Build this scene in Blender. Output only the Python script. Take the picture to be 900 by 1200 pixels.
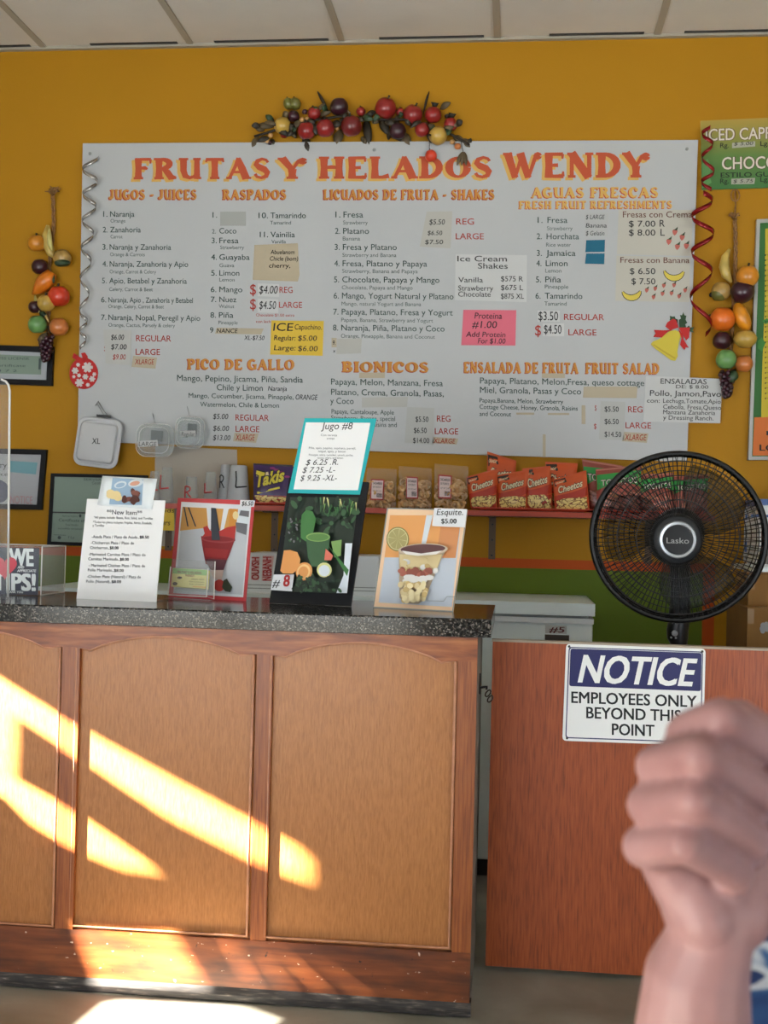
import bpy, bmesh, math, random
from mathutils import Vector, Matrix
random.seed(7)
SC = bpy.context.scene
COL = SC.collection
for o in list(bpy.data.objects):
    bpy.data.objects.remove(o)

# ------------------------------------------------------------------ camera
CAM_H, FL = 1.2, 1400.0
YAW, PITCH, ROLL = -0.10918, 0.012217, 0.024104
_F = Vector((math.sin(YAW)*math.cos(PITCH), math.cos(YAW)*math.cos(PITCH), math.sin(PITCH)))
_R0 = Vector((math.cos(YAW), -math.sin(YAW), 0.0))
_U0 = _R0.cross(_F)
_R = _R0*math.cos(ROLL) + _U0*math.sin(ROLL)
_U = -_R0*math.sin(ROLL) + _U0*math.cos(ROLL)
CAM = Vector((0, 0, CAM_H))
cd = bpy.data.cameras.new('camera')
cam = bpy.data.objects.new('camera', cd)
COL.objects.link(cam)
m3 = Matrix((_R, _U, -_F)).transposed()
cam.matrix_world = Matrix.Translation(CAM) @ m3.to_4x4()
cd.sensor_fit = 'VERTICAL'
cd.sensor_height = 36.0
cd.lens = 36.0*FL/1200.0
cd.clip_start = 0.02
cd.dof.use_dof = True
cd.dof.focus_distance = 3.3
cd.dof.aperture_fstop = 42.0/1000/0.0042
SC.camera = cam

# ------------------------------------------------------------------ light
wd = bpy.data.worlds.new('daylight')
SC.world = wd
wd.use_nodes = True
bg = wd.node_tree.nodes['Background']
bg.inputs[0].default_value = (0.86, 0.95, 1.08, 1)
bg.inputs[1].default_value = 1.0
SUN_K, SUN_M = 2.0, -1.2          # x and z travelled per metre of y
sd = bpy.data.lights.new('sun', 'SUN')
sun = bpy.data.objects.new('sun', sd)
COL.objects.link(sun)
sd.energy = 38.0
sd.color = (1.0, 0.93, 0.82)
sd.angle = math.radians(0.9)
sdir = Vector((SUN_K, 1.0, SUN_M)).normalized()
sun.rotation_euler = sdir.to_track_quat('-Z', 'Y').to_euler()
sun.location = (-6, -1, 5)
SC.view_settings.view_transform = 'Standard'
SC.view_settings.look = 'None'
SC.view_settings.gamma = 1.0
SC.view_settings.use_curve_mapping = False
SC.view_settings.exposure = 2.15
SC.cycles.use_denoising = True
SC.cycles.max_bounces = 10
SC.cycles.transparent_max_bounces = 24

# ------------------------------------------------------------------ helpers
def ray(px, py):
    return _F + _R*((px-450.0)/FL) + _U*((600.0-py)/FL)
def W(px, py, Y):
    d = ray(px, py)
    return CAM + d*(Y/d.y)
def onZ(px, py, z):
    d = ray(px, py)
    return CAM + d*((z-CAM_H)/d.z)
class Plane:
    """a real plane in the room; px() gives the point of it seen at a pixel, lifted by off"""
    def __init__(s, o, n):
        s.o = Vector(o); s.n = Vector(n).normalized()
        if s.n.y > 0: s.n = -s.n
    def px(s, x, y, off=0.0):
        d = ray(x, y)
        t = (s.o + s.n*off - CAM).dot(s.n)/d.dot(s.n)
        return CAM + d*t
def wallp(Y):
    return Plane((0, Y, 0), (0, -1, 0))
def lean(bl, br, z, d):
    """plane through two pixels on a horizontal level z, leaning back by d per metre of height"""
    a = onZ(bl[0], bl[1], z); b = onZ(br[0], br[1], z)
    up = Vector((0, d, 1))
    return Plane(a, (b-a).cross(up))

def lin(c):
    c = c/255.0
    return c/12.92 if c <= 0.04045 else ((c+0.055)/1.055)**2.4
MATS = {}
def mat(name, rgb, k=1.0, rough=0.6, metal=0.0, spec=0.5, bump=0.0, bscale=60.0, var=0.0, vscale=8.0, alpha=None, coat=0.0, trans=0.0, sss=0.0):
    if name in MATS: return MATS[name]
    m = bpy.data.materials.new(name); m.use_nodes = True
    nt = m.node_tree; p = nt.nodes['Principled BSDF']
    c = [min(0.92, lin(v)*k) for v in rgb] + [1]
    p.inputs['Base Color'].default_value = c
    p.inputs['Roughness'].default_value = rough
    p.inputs['Metallic'].default_value = metal
    p.inputs['Specular IOR Level'].default_value = spec
    p.inputs['Coat Weight'].default_value = coat
    p.inputs['Transmission Weight'].default_value = trans
    if alpha is not None: p.inputs['Alpha'].default_value = alpha
    if sss:
        p.inputs['Subsurface Weight'].default_value = sss
        p.inputs['Subsurface Radius'].default_value = (0.012, 0.004, 0.002)
    if var or bump:
        tc = nt.nodes.new('ShaderNodeTexCoord')
        if var:
            n = nt.nodes.new('ShaderNodeTexNoise'); n.inputs['Scale'].default_value = vscale; n.inputs['Detail'].default_value = 5
            nt.links.new(tc.outputs['Object'], n.inputs['Vector'])
            mp = nt.nodes.new('ShaderNodeMapRange')
            mp.inputs['From Min'].default_value = 0.3; mp.inputs['From Max'].default_value = 0.7
            mp.inputs['To Min'].default_value = 1-var; mp.inputs['To Max'].default_value = 1+var
            nt.links.new(n.outputs['Fac'], mp.inputs['Value'])
            mx = nt.nodes.new('ShaderNodeVectorMath'); mx.operation = 'SCALE'
            mx.inputs[0].default_value = c[:3]
            nt.links.new(mp.outputs[0], mx.inputs['Scale'])
            nt.links.new(mx.outputs[0], p.inputs['Base Color'])
        if bump:
            n2 = nt.nodes.new('ShaderNodeTexNoise'); n2.inputs['Scale'].default_value = bscale; n2.inputs['Detail'].default_value = 4
            nt.links.new(tc.outputs['Object'], n2.inputs['Vector'])
            b = nt.nodes.new('ShaderNodeBump'); b.inputs['Strength'].default_value = bump; b.inputs['Distance'].default_value = 0.005
            nt.links.new(n2.outputs['Fac'], b.inputs['Height']); nt.links.new(b.outputs[0], p.inputs['Normal'])
    MATS[name] = m
    return m
def clear_mat(name, rgb, tint=(1, 1, 1), gloss=0.12, rough=0.05, dens=0.0):
    """thin clear plastic: mostly see-through, a little sheen"""
    if name in MATS: return MATS[name]
    m = bpy.data.materials.new(name); m.use_nodes = True
    nt = m.node_tree; nt.nodes.clear()
    out = nt.nodes.new('ShaderNodeOutputMaterial')
    tr = nt.nodes.new('ShaderNodeBsdfTransparent'); tr.inputs[0].default_value = (*tint, 1)
    p = nt.nodes.new('ShaderNodeBsdfPrincipled')
    p.inputs['Base Color'].default_value = [lin(v) for v in rgb] + [1]
    p.inputs['Roughness'].default_value = rough
    lw = nt.nodes.new('ShaderNodeLayerWeight'); lw.inputs['Blend'].default_value = 0.25
    mp = nt.nodes.new('ShaderNodeMapRange'); mp.inputs['To Min'].default_value = gloss*.6; mp.inputs['To Max'].default_value = 0.5
    nt.links.new(lw.outputs['Facing'], mp.inputs['Value'])
    mx = nt.nodes.new('ShaderNodeMixShader')
    nt.links.new(mp.outputs[0], mx.inputs[0]); nt.links.new(tr.outputs[0], mx.inputs[1]); nt.links.new(p.outputs[0], mx.inputs[2])
    nt.links.new(mx.outputs[0], out.inputs[0])
    MATS[name] = m
    return m
def ramp_mat(name, stops, scale=(1, 1, 1), nscale=5.0, detail=6, rough=0.4, dist=0.0, bump=0.0, spec=0.5, kind='noise', coat=0.0, interp='LINEAR'):
    """procedural pattern: noise (or voronoi) through a colour ramp, in object space"""
    if name in MATS: return MATS[name]
    m = bpy.data.materials.new(name); m.use_nodes = True
    nt = m.node_tree; p = nt.nodes['Principled BSDF']
    p.inputs['Roughness'].default_value = rough
    p.inputs['Specular IOR Level'].default_value = spec
    p.inputs['Coat Weight'].default_value = coat
    p.inputs['Coat Roughness'].default_value = 0.15
    tc = nt.nodes.new('ShaderNodeTexCoord'); mpn = nt.nodes.new('ShaderNodeMapping')
    mpn.inputs['Scale'].default_value = scale
    nt.links.new(tc.outputs['Object'], mpn.inputs[0])
    if kind == 'noise':
        n = nt.nodes.new('ShaderNodeTexNoise'); n.inputs['Detail'].default_value = detail; n.inputs['Distortion'].default_value = dist
        src = n.outputs['Fac']
    else:
        n = nt.nodes.new('ShaderNodeTexVoronoi')
        sep = nt.nodes.new('ShaderNodeSeparateColor'); nt.links.new(n.outputs['Color'], sep.inputs[0]); src = sep.outputs[0]
    n.inputs['Scale'].default_value = nscale
    nt.links.new(mpn.outputs[0], n.inputs['Vector'])
    r = nt.nodes.new('ShaderNodeValToRGB'); r.color_ramp.interpolation = interp
    el = r.color_ramp.elements
    while len(el) > 1: el.remove(el[0])
    for i, (pos, rgb) in enumerate(stops):
        e = el[0] if i == 0 else el.new(pos)
        e.position = pos; e.color = [min(0.92, lin(v)) for v in rgb] + [1]
    nt.links.new(src, r.inputs[0]); nt.links.new(r.outputs[0], p.inputs['Base Color'])
    if bump:
        b = nt.nodes.new('ShaderNodeBump'); b.inputs['Strength'].default_value = bump; b.inputs['Distance'].default_value = 0.003
        nt.links.new(src, b.inputs['Height']); nt.links.new(b.outputs[0], p.inputs['Normal'])
    MATS[name] = m
    return m

class MB:
    def __init__(s): s.v = []; s.f = []; s.m = []; s.mi = 0
    def add(s, vs, fs, mi=None):
        o = len(s.v); s.v += [Vector(v) for v in vs]
        for f in fs: s.f.append([o+i for i in f]); s.m.append(s.mi if mi is None else mi)
        return s
    def poly(s, pts, mi=None): return s.add(pts, [list(range(len(pts)))], mi)
    def prism(s, pts, ext, mi=None):
        n = len(pts); ext = Vector(ext); a = [Vector(p) for p in pts]
        vs = a + [p+ext for p in a]
        fs = [list(range(n)), list(range(2*n-1, n-1, -1))] + [[i, i+n, (i+1) % n+n, (i+1) % n] for i in range(n)]
        return s.add(vs, fs, mi)
    def box(s, lo, hi, mi=None):
        x0, y0, z0 = lo; x1, y1, z1 = hi
        return s.prism([(x0, y0, z0), (x1, y0, z0), (x1, y0, z1), (x0, y0, z1)], (0, y1-y0, 0), mi)
    def grid(s, fn, nu, nv, mi=None, cu=False, cv=False):
        vs = [fn(i/(nu if cu else nu-1), j/(nv if cv else nv-1)) for j in range(nv) for i in range(nu)]
        fs = []
        for j in range(nv if cv else nv-1):
            for i in range(nu if cu else nu-1):
                i2 = (i+1) % nu; j2 = (j+1) % nv
                fs.append([j*nu+i, j*nu+i2, j2*nu+i2, j2*nu+i])
        return s.add(vs, fs, mi)
    def tube(s, pts, r, n=8, mi=None, cap=True, closed=False):
        pts = [Vector(p) for p in pts]; k = len(pts)
        rs = r if isinstance(r, (list, tuple)) else [r]*k
        vs = []; up = None
        for i in range(k):
            if closed: t = pts[(i+1) % k]-pts[i-1]
            else: t = pts[min(i+1, k-1)]-pts[max(i-1, 0)]
            t.normalize()
            if up is None:
                up = Vector((0, 0, 1)) if abs(t.z) < 0.9 else Vector((1, 0, 0))
            a = t.cross(up).normalized(); b = a.cross(t).normalized(); up = b
            for j in range(n):
                an = 2*math.pi*j/n
                vs.append(pts[i] + (a*math.cos(an)+b*math.sin(an))*rs[i])
        fs = []
        for i in range(k if closed else k-1):
            i2 = (i+1) % k
            for j in range(n): fs.append([i*n+j, i*n+(j+1) % n, i2*n+(j+1) % n, i2*n+j])
        if cap and not closed: fs += [list(range(n-1, -1, -1)), list(range((k-1)*n, k*n))]
        return s.add(vs, fs, mi)
    def lathe(s, prof, c, axis=(0, 0, 1), n=20, mi=None, sc=(1, 1)):
        c = Vector(c); ax = Vector(axis).normalized()
        a = ax.cross(Vector((0, 1, 0)) if abs(ax.y) < 0.9 else Vector((1, 0, 0))).normalized(); b = ax.cross(a).normalized()
        vs = []
        for r, h in prof:
            for j in range(n):
                an = 2*math.pi*j/n
                vs.append(c + ax*h + a*(r*math.cos(an)*sc[0]) + b*(r*math.sin(an)*sc[1]))
        k = len(prof); fs = []
        for i in range(k-1):
            for j in range(n): fs.append([i*n+j, i*n+(j+1) % n, (i+1)*n+(j+1) % n, (i+1)*n+j])
        if prof[0][0] > 1e-6: fs.append(list(range(n-1, -1, -1)))
        if prof[-1][0] > 1e-6: fs.append(list(range((k-1)*n, k*n)))
        return s.add(vs, fs, mi)
    def ball(s, c, r, sc=(1, 1, 1), n=14, mi=None):
        c = Vector(c)
        def f(u, v):
            th = 2*math.pi*u; ph = math.pi*(v-0.5)
            return c + Vector((math.cos(th)*math.cos(ph)*r*sc[0], math.sin(th)*math.cos(ph)*r*sc[1], math.sin(ph)*r*sc[2]))
        return s.grid(f, n, n//2+1, mi, cu=True)
    def capsule(s, a, ra, b, rb, n=14):
        a = Vector(a); b = Vector(b); d = b-a; L = d.length
        prof = [(ra*math.cos(t), ra*math.sin(t)) for t in [-math.pi/2+i*math.pi/10 for i in range(6)]]
        prof += [(rb*math.cos(t), L+rb*math.sin(t)) for t in [i*math.pi/10 for i in range(6)]]
        prof[0] = (0.0, -ra); prof[-1] = (0.0, L+rb)
        return s.lathe(prof, a, d, n)
    def build(s, name, mats, parent=None, smooth=False, loc=None, auto=None, keep=False):
        if not isinstance(mats, (list, tuple)): mats = [mats]
        root = parent
        while root is not None and root.parent is not None: root = root.parent
        off = Vector(root.location) if root is not None else (Vector(loc) if loc is not None else Vector((0, 0, 0)))
        me = bpy.data.meshes.new(name)
        me.from_pydata([v-off for v in s.v], [], s.f)
        for m in mats: me.materials.append(m)
        for p, mi in zip(me.polygons, s.m): p.material_index = mi
        if not keep:
            bm = bmesh.new(); bm.from_mesh(me)
            bmesh.ops.remove_doubles(bm, verts=bm.verts, dist=1e-6)
            bmesh.ops.recalc_face_normals(bm, faces=bm.faces)
            bm.to_mesh(me); bm.free()
        if smooth:
            for p in me.polygons: p.use_smooth = True
        if auto is not None and smooth:
            me.set_sharp_from_angle(angle=math.radians(auto))
        o = bpy.data.objects.new(name, me); COL.objects.link(o)
        if parent is not None: o.parent = parent
        else: o.location = off
        return o
def thing(name, label, cat, loc, group=None):
    o = bpy.data.objects.new(name, None); COL.objects.link(o)
    o.location = loc; o.empty_display_size = 0.05
    o['label'] = label; o['category'] = cat
    if group: o['group'] = group
    return o
def tag(o, label, cat, group=None, kind=None):
    o['label'] = label; o['category'] = cat
    if group: o['group'] = group
    if kind: o['kind'] = kind
    return o
def struct(o):
    o['kind'] = 'structure'; return o

# ---- planar drawing in the plane of a real sheet
def sheet(mb, pl, pts, off, th, mi=None):
    return mb.prism([pl.px(x, y, off) for x, y in pts], -pl.n*th, mi)
def ink(mb, pl, pts, off, mi=None):
    return mb.poly([pl.px(x, y, off) for x, y in pts], mi)
def rr(x0, y0, x1, y1, r, n=4):
    out = []
    for cx, cy, a0 in ((x1-r, y0+r, -90), (x1-r, y1-r, 0), (x0+r, y1-r, 90), (x0+r, y0+r, 180)):
        for i in range(n+1):
            a = math.radians(a0+90*i/n); out.append((cx+r*math.cos(a), cy+r*math.sin(a)))
    return out
def rq(q, r, n=4):
    """quad of pixels with rounded corners"""
    out = []
    for i in range(4):
        p = Vector(q[i]); a = (Vector(q[i-1])-p); b = (Vector(q[(i+1) % 4])-p)
        a = p+a.normalized()*r; b = p+b.normalized()*r
        for k in range(n+1):
            t = k/n; out.append(tuple(a*(1-t)**2 + p*2*t*(1-t) + b*t*t))
    return out
def ell(cx, cy, rx, ry=None, n=20, a0=0, a1=360, rot=0):
    ry = rx if ry is None else ry; out = []; c, s_ = math.cos(math.radians(rot)), math.sin(math.radians(rot))
    full = abs(a1-a0) >= 360
    for i in range(n if full else n+1):
        a = math.radians(a0+(a1-a0)*i/n); x, y = rx*math.cos(a), ry*math.sin(a)
        out.append((cx+x*c-y*s_, cy+x*s_+y*c))
    return out
def strip(pts, w):
    """pixel polyline of varying width -> outline polygon"""
    ws = w if isinstance(w, (list, tuple)) else [w]*len(pts)
    L = []; Rr = []
    for i, p in enumerate(pts):
        a = Vector(pts[max(i-1, 0)]); b = Vector(pts[min(i+1, len(pts)-1)]); t = (b-a).normalized()
        n = Vector((-t.y, t.x))*ws[i]/2
        L.append(tuple(Vector(p)+n)); Rr.append(tuple(Vector(p)-n))
    return L, Rr
def stroke(mb, pl, pts, w, off, mi=None):
    L, Rr = strip(pts, w)
    for i in range(len(pts)-1):
        ink(mb, pl, [L[i], L[i+1], Rr[i+1], Rr[i]], off, mi)

_fc = bpy.data.curves.new('lettering_source', 'FONT')
_fo = bpy.data.objects.new('lettering_source', _fc)
COL.objects.link(_fo)
_fc.resolution_u = 3
def glyphs(body, bold=0.0):
    _fc.body = body; _fc.offset = bold
    _fo.update_tag()
    dg = bpy.context.evaluated_depsgraph_get(); dg.update()
    ev = _fo.evaluated_get(dg); me = ev.to_mesh()
    vs = [(v.co.x, v.co.y) for v in me.vertices]; fs = [list(p.vertices) for p in me.polygons]
    ev.to_mesh_clear()
    return vs, fs
_hv, _ = glyphs('H')
CAPH = max(v[1] for v in _hv)
def txt(mb, pl, body, x0, yb, x1=None, cap=6.5, off=0.0012, slope=None, shear=0.0, bold=0.0, mi=None, rot=0.0, h=None):
    fat = max(0.0, bold)
    vs, fs = glyphs(body, 0.0)
    n0 = len(vs)
    if not vs: return mb
    if fat:
        n = len(vs); sh = ((-fat, -fat*.5), (fat, -fat*.5), (-fat, fat*.5), (fat, fat*.5), (0, 0))
        vs, fs = [(x+dx, y+dy) for dx, dy in sh for x, y in vs], [[i+n*k for i in f] for k in range(5) for f in fs]
    if slope is None: slope = (yb-600)/12800.0+0.027
    a = min(v[0] for v in vs); b = max(v[0] for v in vs)
    sy = cap/CAPH; sx = (x1-x0)/(b-a) if x1 else sy
    c, s_ = math.cos(rot), math.sin(rot)
    pts = []
    for x, y in vs:
        X = (x-a)*sx + y*sy*shear; Yy = -y*sy + slope*(x-a)*sx
        px, py = x0 + X*c - Yy*s_, yb + X*s_ + Yy*c
        o2 = off + .00005*(len(pts)//n0)
        pts.append(pl.px(px, py, o2) if h is None else h(px, py, o2))
    mb.add(pts, fs, mi)
    return mb

# ---- a heavy curly display alphabet drawn by hand (box 1 high)
def arc(cx, cy, rx, ry, a0, a1, n=9):
    return [(cx+rx*math.cos(math.radians(a0+(a1-a0)*i/n)), cy+ry*math.sin(math.radians(a0+(a1-a0)*i/n))) for i in range(n+1)]
S_, T_ = 0.27, 0.11
def wv(n, a, b, c): return [a+(b-a)*math.sin(math.pi*i/(n-1)) if c is None else c for i in range(n)]
def stem(x, y0=0, y1=1, w=S_): return [([(x, y0), (x, y0+(y1-y0)*.5), (x, y1)], [w*1.08, w*.86, w*1.08])]
def serif(x, y, d=.2): return [([(x-d, y), (x+d, y)], [.09, .09])]
def bowl(cx, cy, rx, ry, a0=90, a1=-90): p = arc(cx, cy, rx, ry, a0, a1); return [(p, wv(len(p), T_, S_*.95, None))]
def ballp(x, y, r=.11): p = arc(x, y, r*.5, r*.5, 0, 360, 8); return [(p, [r]*len(p))]
GL = {
 'A': (1.0, [([(.1, 0), (.36, .6), (.5, 1)], [.12, .13, .17]), ([(.47, 1), (.62, .55), (.82, 0)], [.18, .3, .3]), ([(.24, .33), (.66, .33)], [.1, .1])] + serif(.1, .045, .12) + serif(.84, .045, .18)),
 'B': (.86, stem(.22)+bowl(.3, .76, .33, .2)+bowl(.3, .27, .4, .23)+serif(.2, .045)+serif(.2, .955)+[([(.2, .52), (.45, .52)], [.1, .1])]),
 'C': (.9, [(arc(.5, .5, .36, .44, 45, 315, 14), [.1, .12, .16, .2, .25, .28, .3, .3, .3, .28, .25, .2, .16, .12, .1])]+ballp(.72, .74, .14)),
 'D': (.95, stem(.22)+bowl(.3, .5, .48, .44)+serif(.2, .045)+serif(.2, .955)),
 'E': (.82, stem(.22)+[([(.1, .945), (.74, .945)], [.11, .13]), ([(.1, .055), (.76, .055)], [.11, .14]), ([(.2, .5), (.56, .5)], [.09, .14]), ([(.72, .95), (.72, .76)], [.1, .05]), ([(.74, .05), (.74, .25)], [.1, .05])]),
 'F': (.8, stem(.22)+serif(.22, .045)+[([(.08, .945), (.74, .945)], [.11, .13]), ([(.2, .52), (.5, .54), (.6, .48)], [.09, .16, .08]), ([(.72, .95), (.72, .74)], [.1, .05])]),
 'G': (.98, [(arc(.5, .5, .37, .44, 45, 320, 14), [.1, .12, .16, .2, .25, .28, .3, .3, .3, .28, .25, .2, .16, .12, .1])]+stem(.77, .02, .45, .22)+[([(.52, .46), (.92, .46)], [.1, .1])]),
 'H': (1.02, stem(.22)+stem(.8)+[([(.2, .5), (.5, .53), (.8, .5)], [.1, .16, .1])]+serif(.22, .045)+serif(.22, .955)+serif(.8, .045)+serif(.8, .955)),
 'I': (.46, stem(.23)+serif(.23, .045)+serif(.23, .955)),
 'J': (.66, [([(.42, 1), (.42, .5), (.4, .2), (.28, .06), (.14, .08)], [.28, .25, .26, .16, .1])]+serif(.38, .955)+ballp(.12, .15, .15)),
 'K': (.96, stem(.22)+serif(.22, .045)+serif(.22, .955)+[([(.28, .45), (.55, .7), (.76, .95)], [.1, .12, .14]), ([(.42, .58), (.6, .32), (.82, 0)], [.2, .28, .26])]+serif(.8, .955, .12)),
 'L': (.8, stem(.22)+serif(.22, .955)+[([(.08, .055), (.5, .06), (.76, .12)], [.11, .13, .2])]),
 'M': (1.2, [([(.18, 0), (.2, 1)], [.12, .14]), ([(.2, 1), (.6, .1)], [.28, .18]), ([(.6, .1), (.94, 1)], [.1, .12])]+stem(1.0)+serif(.18, .045, .13)+serif(1.0, .045)),
 'N': (1.0, [([(.18, 0), (.18, 1)], [.13, .13]), ([(.17, 1), (.8, 0)], [.3, .28]), ([(.82, 0), (.82, 1)], [.13, .15])]+serif(.18, .045, .14)+serif(.14, .955, .13)+serif(.82, .955, .15)),
 'O': (.98, [(arc(.49, .5, .35, .43, 0, 360, 20), [.28, .27, .23, .17, .12, .1, .12, .17, .23, .27, .29, .27, .23, .17, .12, .1, .12, .17, .23, .27, .28])]),
 'P': (.82, stem(.22)+bowl(.3, .72, .38, .23)+serif(.22, .045)+serif(.2, .955)),
 'Q': (.98, [(arc(.49, .5, .35, .43, 0, 360, 20), [.28, .27, .23, .17, .12, .1, .12, .17, .23, .27, .29, .27, .23, .17, .12, .1, .12, .17, .23, .27, .28]), ([(.45, .2), (.7, .02), (.9, -.12)], [.1, .2, .1])]),
 'R': (.98, stem(.22)+bowl(.3, .73, .36, .22)+serif(.22, .045)+serif(.2, .955)+[([(.38, .5), (.56, .34), (.72, .08), (.94, .06)], [.12, .26, .28, .1])]),
 'S': (.8, [([(.66, .78), (.58, .9), (.42, .95), (.22, .86), (.17, .7), (.3, .56), (.5, .46), (.63, .3), (.58, .12), (.38, .05), (.2, .1), (.12, .24)], [.1, .11, .12, .17, .22, .27, .28, .24, .18, .12, .11, .12])]),
 'T': (.9, stem(.46)+serif(.46, .045)+[([(.1, .8), (.12, .93), (.46, .94), (.8, .93), (.82, .8)], [.06, .15, .12, .15, .06])]),
 'U': (.98, [([(.2, 1), (.2, .4), (.28, .14), (.46, .06), (.64, .12), (.76, .3)], [.27, .25, .24, .14, .12, .12]), ([(.76, 1), (.76, 0)], [.2, .24])]+serif(.2, .955)+serif(.76, .955, .16)+serif(.84, .045, .1)),
 'W': (1.35, [([(.12, 1), (.4, 0)], [.28, .22]), ([(.4, 0), (.64, .9)], [.1, .12]), ([(.58, 1), (.88, 0)], [.28, .22]), ([(.88, 0), (1.12, .78), (1.2, .92)], [.1, .13, .16])]+serif(.12, .955, .17)+ballp(1.22, .88, .15)),
 'Y': (.92, [([(.1, 1), (.46, .42)], [.28, .2]), ([(.46, .42), (.68, .86), (.8, .92)], [.1, .12, .14])]+stem(.46, 0, .46)+serif(.46, .045)+serif(.1, .955, .15)+ballp(.82, .84, .16)),
 '-': (.6, [([(.1, .42), (.5, .42)], [.14, .14])]), ' ': (.42, []),
}
def display(mb, pl, body, x0, yb, x1, cap, off, slope=None, mi=None, fat=0.0, dx=0.0, dy=0.0, gap=.06):
    tot = sum(GL[c][0]+gap for c in body)-gap
    sx = (x1-x0)/tot
    if slope is None: slope = (yb-600)/12800.0+0.027
    x = 0.0
    for c in body:
        w, st = GL[c]
        for k, (pts, ws) in enumerate(st):
            L, Rr = strip(pts, [q+fat for q in ws])
            f = lambda p: (x0+dx+(x+p[0])*sx, yb+dy-p[1]*cap+slope*(x+p[0])*sx)
            for i in range(len(pts)-1):
                mb.poly([pl.px(*f(p), off+.000008*(k*7+i % 7)) for p in (L[i], L[i+1], Rr[i+1], Rr[i])], mi)
        x += w+gap
    return mb
# ------------------------------------------------------------------ materials
KW, KC = .96, 1.15       # paint colour per photographed brightness: at the wall / at the counter front
M_ceil = mat('ceiling_tile', (222, 218, 210), 1.0, 0.9, bump=0.15, bscale=140, var=0.03, vscale=5)
M_grid = mat('ceiling_grid_paint', (176, 168, 152), 0.95, 0.6)
M_white = mat('white_plastic', (226, 230, 232), 1.0, 0.35)
M_paper = mat('white_paper', (228, 232, 238), 1.0, 0.8)
M_black = mat('black_plastic', (22, 22, 24), 1.0, 0.35)
M_ink = mat('black_ink', (28, 32, 34), 1.0, 0.7)
M_green_ink = mat('dark_green_print', (44, 66, 62), 1.0, 0.7)
M_red_ink = mat('red_marker', (176, 40, 34), 1.0, 0.7)
M_metal = mat('grey_metal', (160, 160, 158), 1.0, 0.35, metal=0.9)
M_clear = clear_mat('clear_acrylic', (235, 235, 235), (0.97, 0.98, 0.98), 0.06)
M_cleartub = clear_mat('clear_food_plastic', (230, 232, 232), (0.95, 0.96, 0.96), 0.16, 0.12)
M_film = clear_mat('clear_bag_film', (235, 232, 225), (0.97, 0.96, 0.94), 0.10, 0.12)
M_edge = mat('acrylic_edge', (228, 226, 220), 1.0, 0.3)
M_enamel = mat('white_enamel', (232, 244, 244), 1.0, 0.3)
M_gasket = mat('grey_gasket', (150, 156, 154), 1.0, 0.6)
M_black_frame = mat('black_frame', (20, 19, 21), 1.0, 0.5, spec=0.2)

def wood(name, a, b, c, sc=(70, 70, 9), n=4.2, rough=0.42, bump=0.15):
    return ramp_mat(name, [(0.3, a), (0.5, b), (0.72, c)], sc, n, 8, rough, 0.4, bump, coat=0.08)
M_panel = wood('honey_plywood', (158, 98, 44), (172, 110, 54), (182, 120, 62))
M_stile = wood('red_brown_wood', (122, 60, 22), (146, 78, 32), (164, 94, 42), (50, 50, 2.5))
M_rail = wood('red_brown_wood_flat', (112, 52, 16), (146, 76, 28), (176, 104, 50), (3.0, 20, 24), 3.0)
M_gate = wood('gate_plywood', (126, 56, 20), (158, 73, 28), (172, 86, 38), (60, 60, 4), 3.2, 0.5)
M_mould = mat('worn_moulding', (190, 132, 98), 1.0, 0.4, var=0.2, vscale=30)
def scuffed():
    m = wood('scuffed_base_wood', (84, 40, 16), (116, 58, 24), (140, 78, 36), (1.6, 16, 16), 3.0)
    nt = m.node_tree; p = nt.nodes['Principled BSDF']
    src = p.inputs['Base Color'].links[0].from_socket
    tc = nt.nodes.new('ShaderNodeTexCoord')
    def layer(src, scale, lo, hi, col, sc=(1, 1, 1)):
        mp = nt.nodes.new('ShaderNodeMapping'); mp.inputs['Scale'].default_value = sc
        nt.links.new(tc.outputs['Object'], mp.inputs[0])
        n = nt.nodes.new('ShaderNodeTexNoise'); n.inputs['Scale'].default_value = scale; n.inputs['Detail'].default_value = 6
        nt.links.new(mp.outputs[0], n.inputs['Vector'])
        r = nt.nodes.new('ShaderNodeMapRange'); r.inputs['From Min'].default_value = lo; r.inputs['From Max'].default_value = hi
        nt.links.new(n.outputs['Fac'], r.inputs['Value'])
        mx = nt.nodes.new('ShaderNodeMix'); mx.data_type = 'RGBA'
        nt.links.new(r.outputs[0], mx.inputs['Factor']); nt.links.new(src, mx.inputs['A'])
        mx.inputs['B'].default_value = [lin(v) for v in col]+[1]
        return mx.outputs['Result']
    s = layer(src, 5, 0.52, 0.75, (58, 34, 22), (1, 1, 2.5))
    s = layer(s, 60, 0.70, 0.74, (214, 190, 170), (1, 1, 1.6))
    s = layer(s, 38, 0.70, 0.75, (30, 22, 18))
    nt.links.new(s, p.inputs['Base Color'])
    return m
M_scuff = scuffed()
M_plinth = ramp_mat('scuffed_black_plinth', [(0.35, (26, 22, 20)), (0.55, (48, 42, 38)), (0.68, (90, 80, 72)), (0.78, (180, 170, 160))], (4, 20, 30), 5, 8, 0.5)
M_side = mat('grey_painted_side', (118, 116, 108), 1.0, 0.6, var=0.25, vscale=6)
M_granite = ramp_mat('speckled_laminate', [(0.0, (12, 12, 14)), (0.4, (28, 27, 27)), (0.66, (68, 65, 62)), (0.88, (118, 112, 106))], (1, 1, 1), 300, 2, 0.13, kind='voronoi', interp='CONSTANT', spec=0.4)
M_floor = ramp_mat('worn_concrete', [(0.3, (112, 110, 98)), (0.5, (134, 132, 120)), (0.7, (150, 148, 138))], (1, 1, 1), 4, 10, 0.42, 0.3, 0.08)

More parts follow.
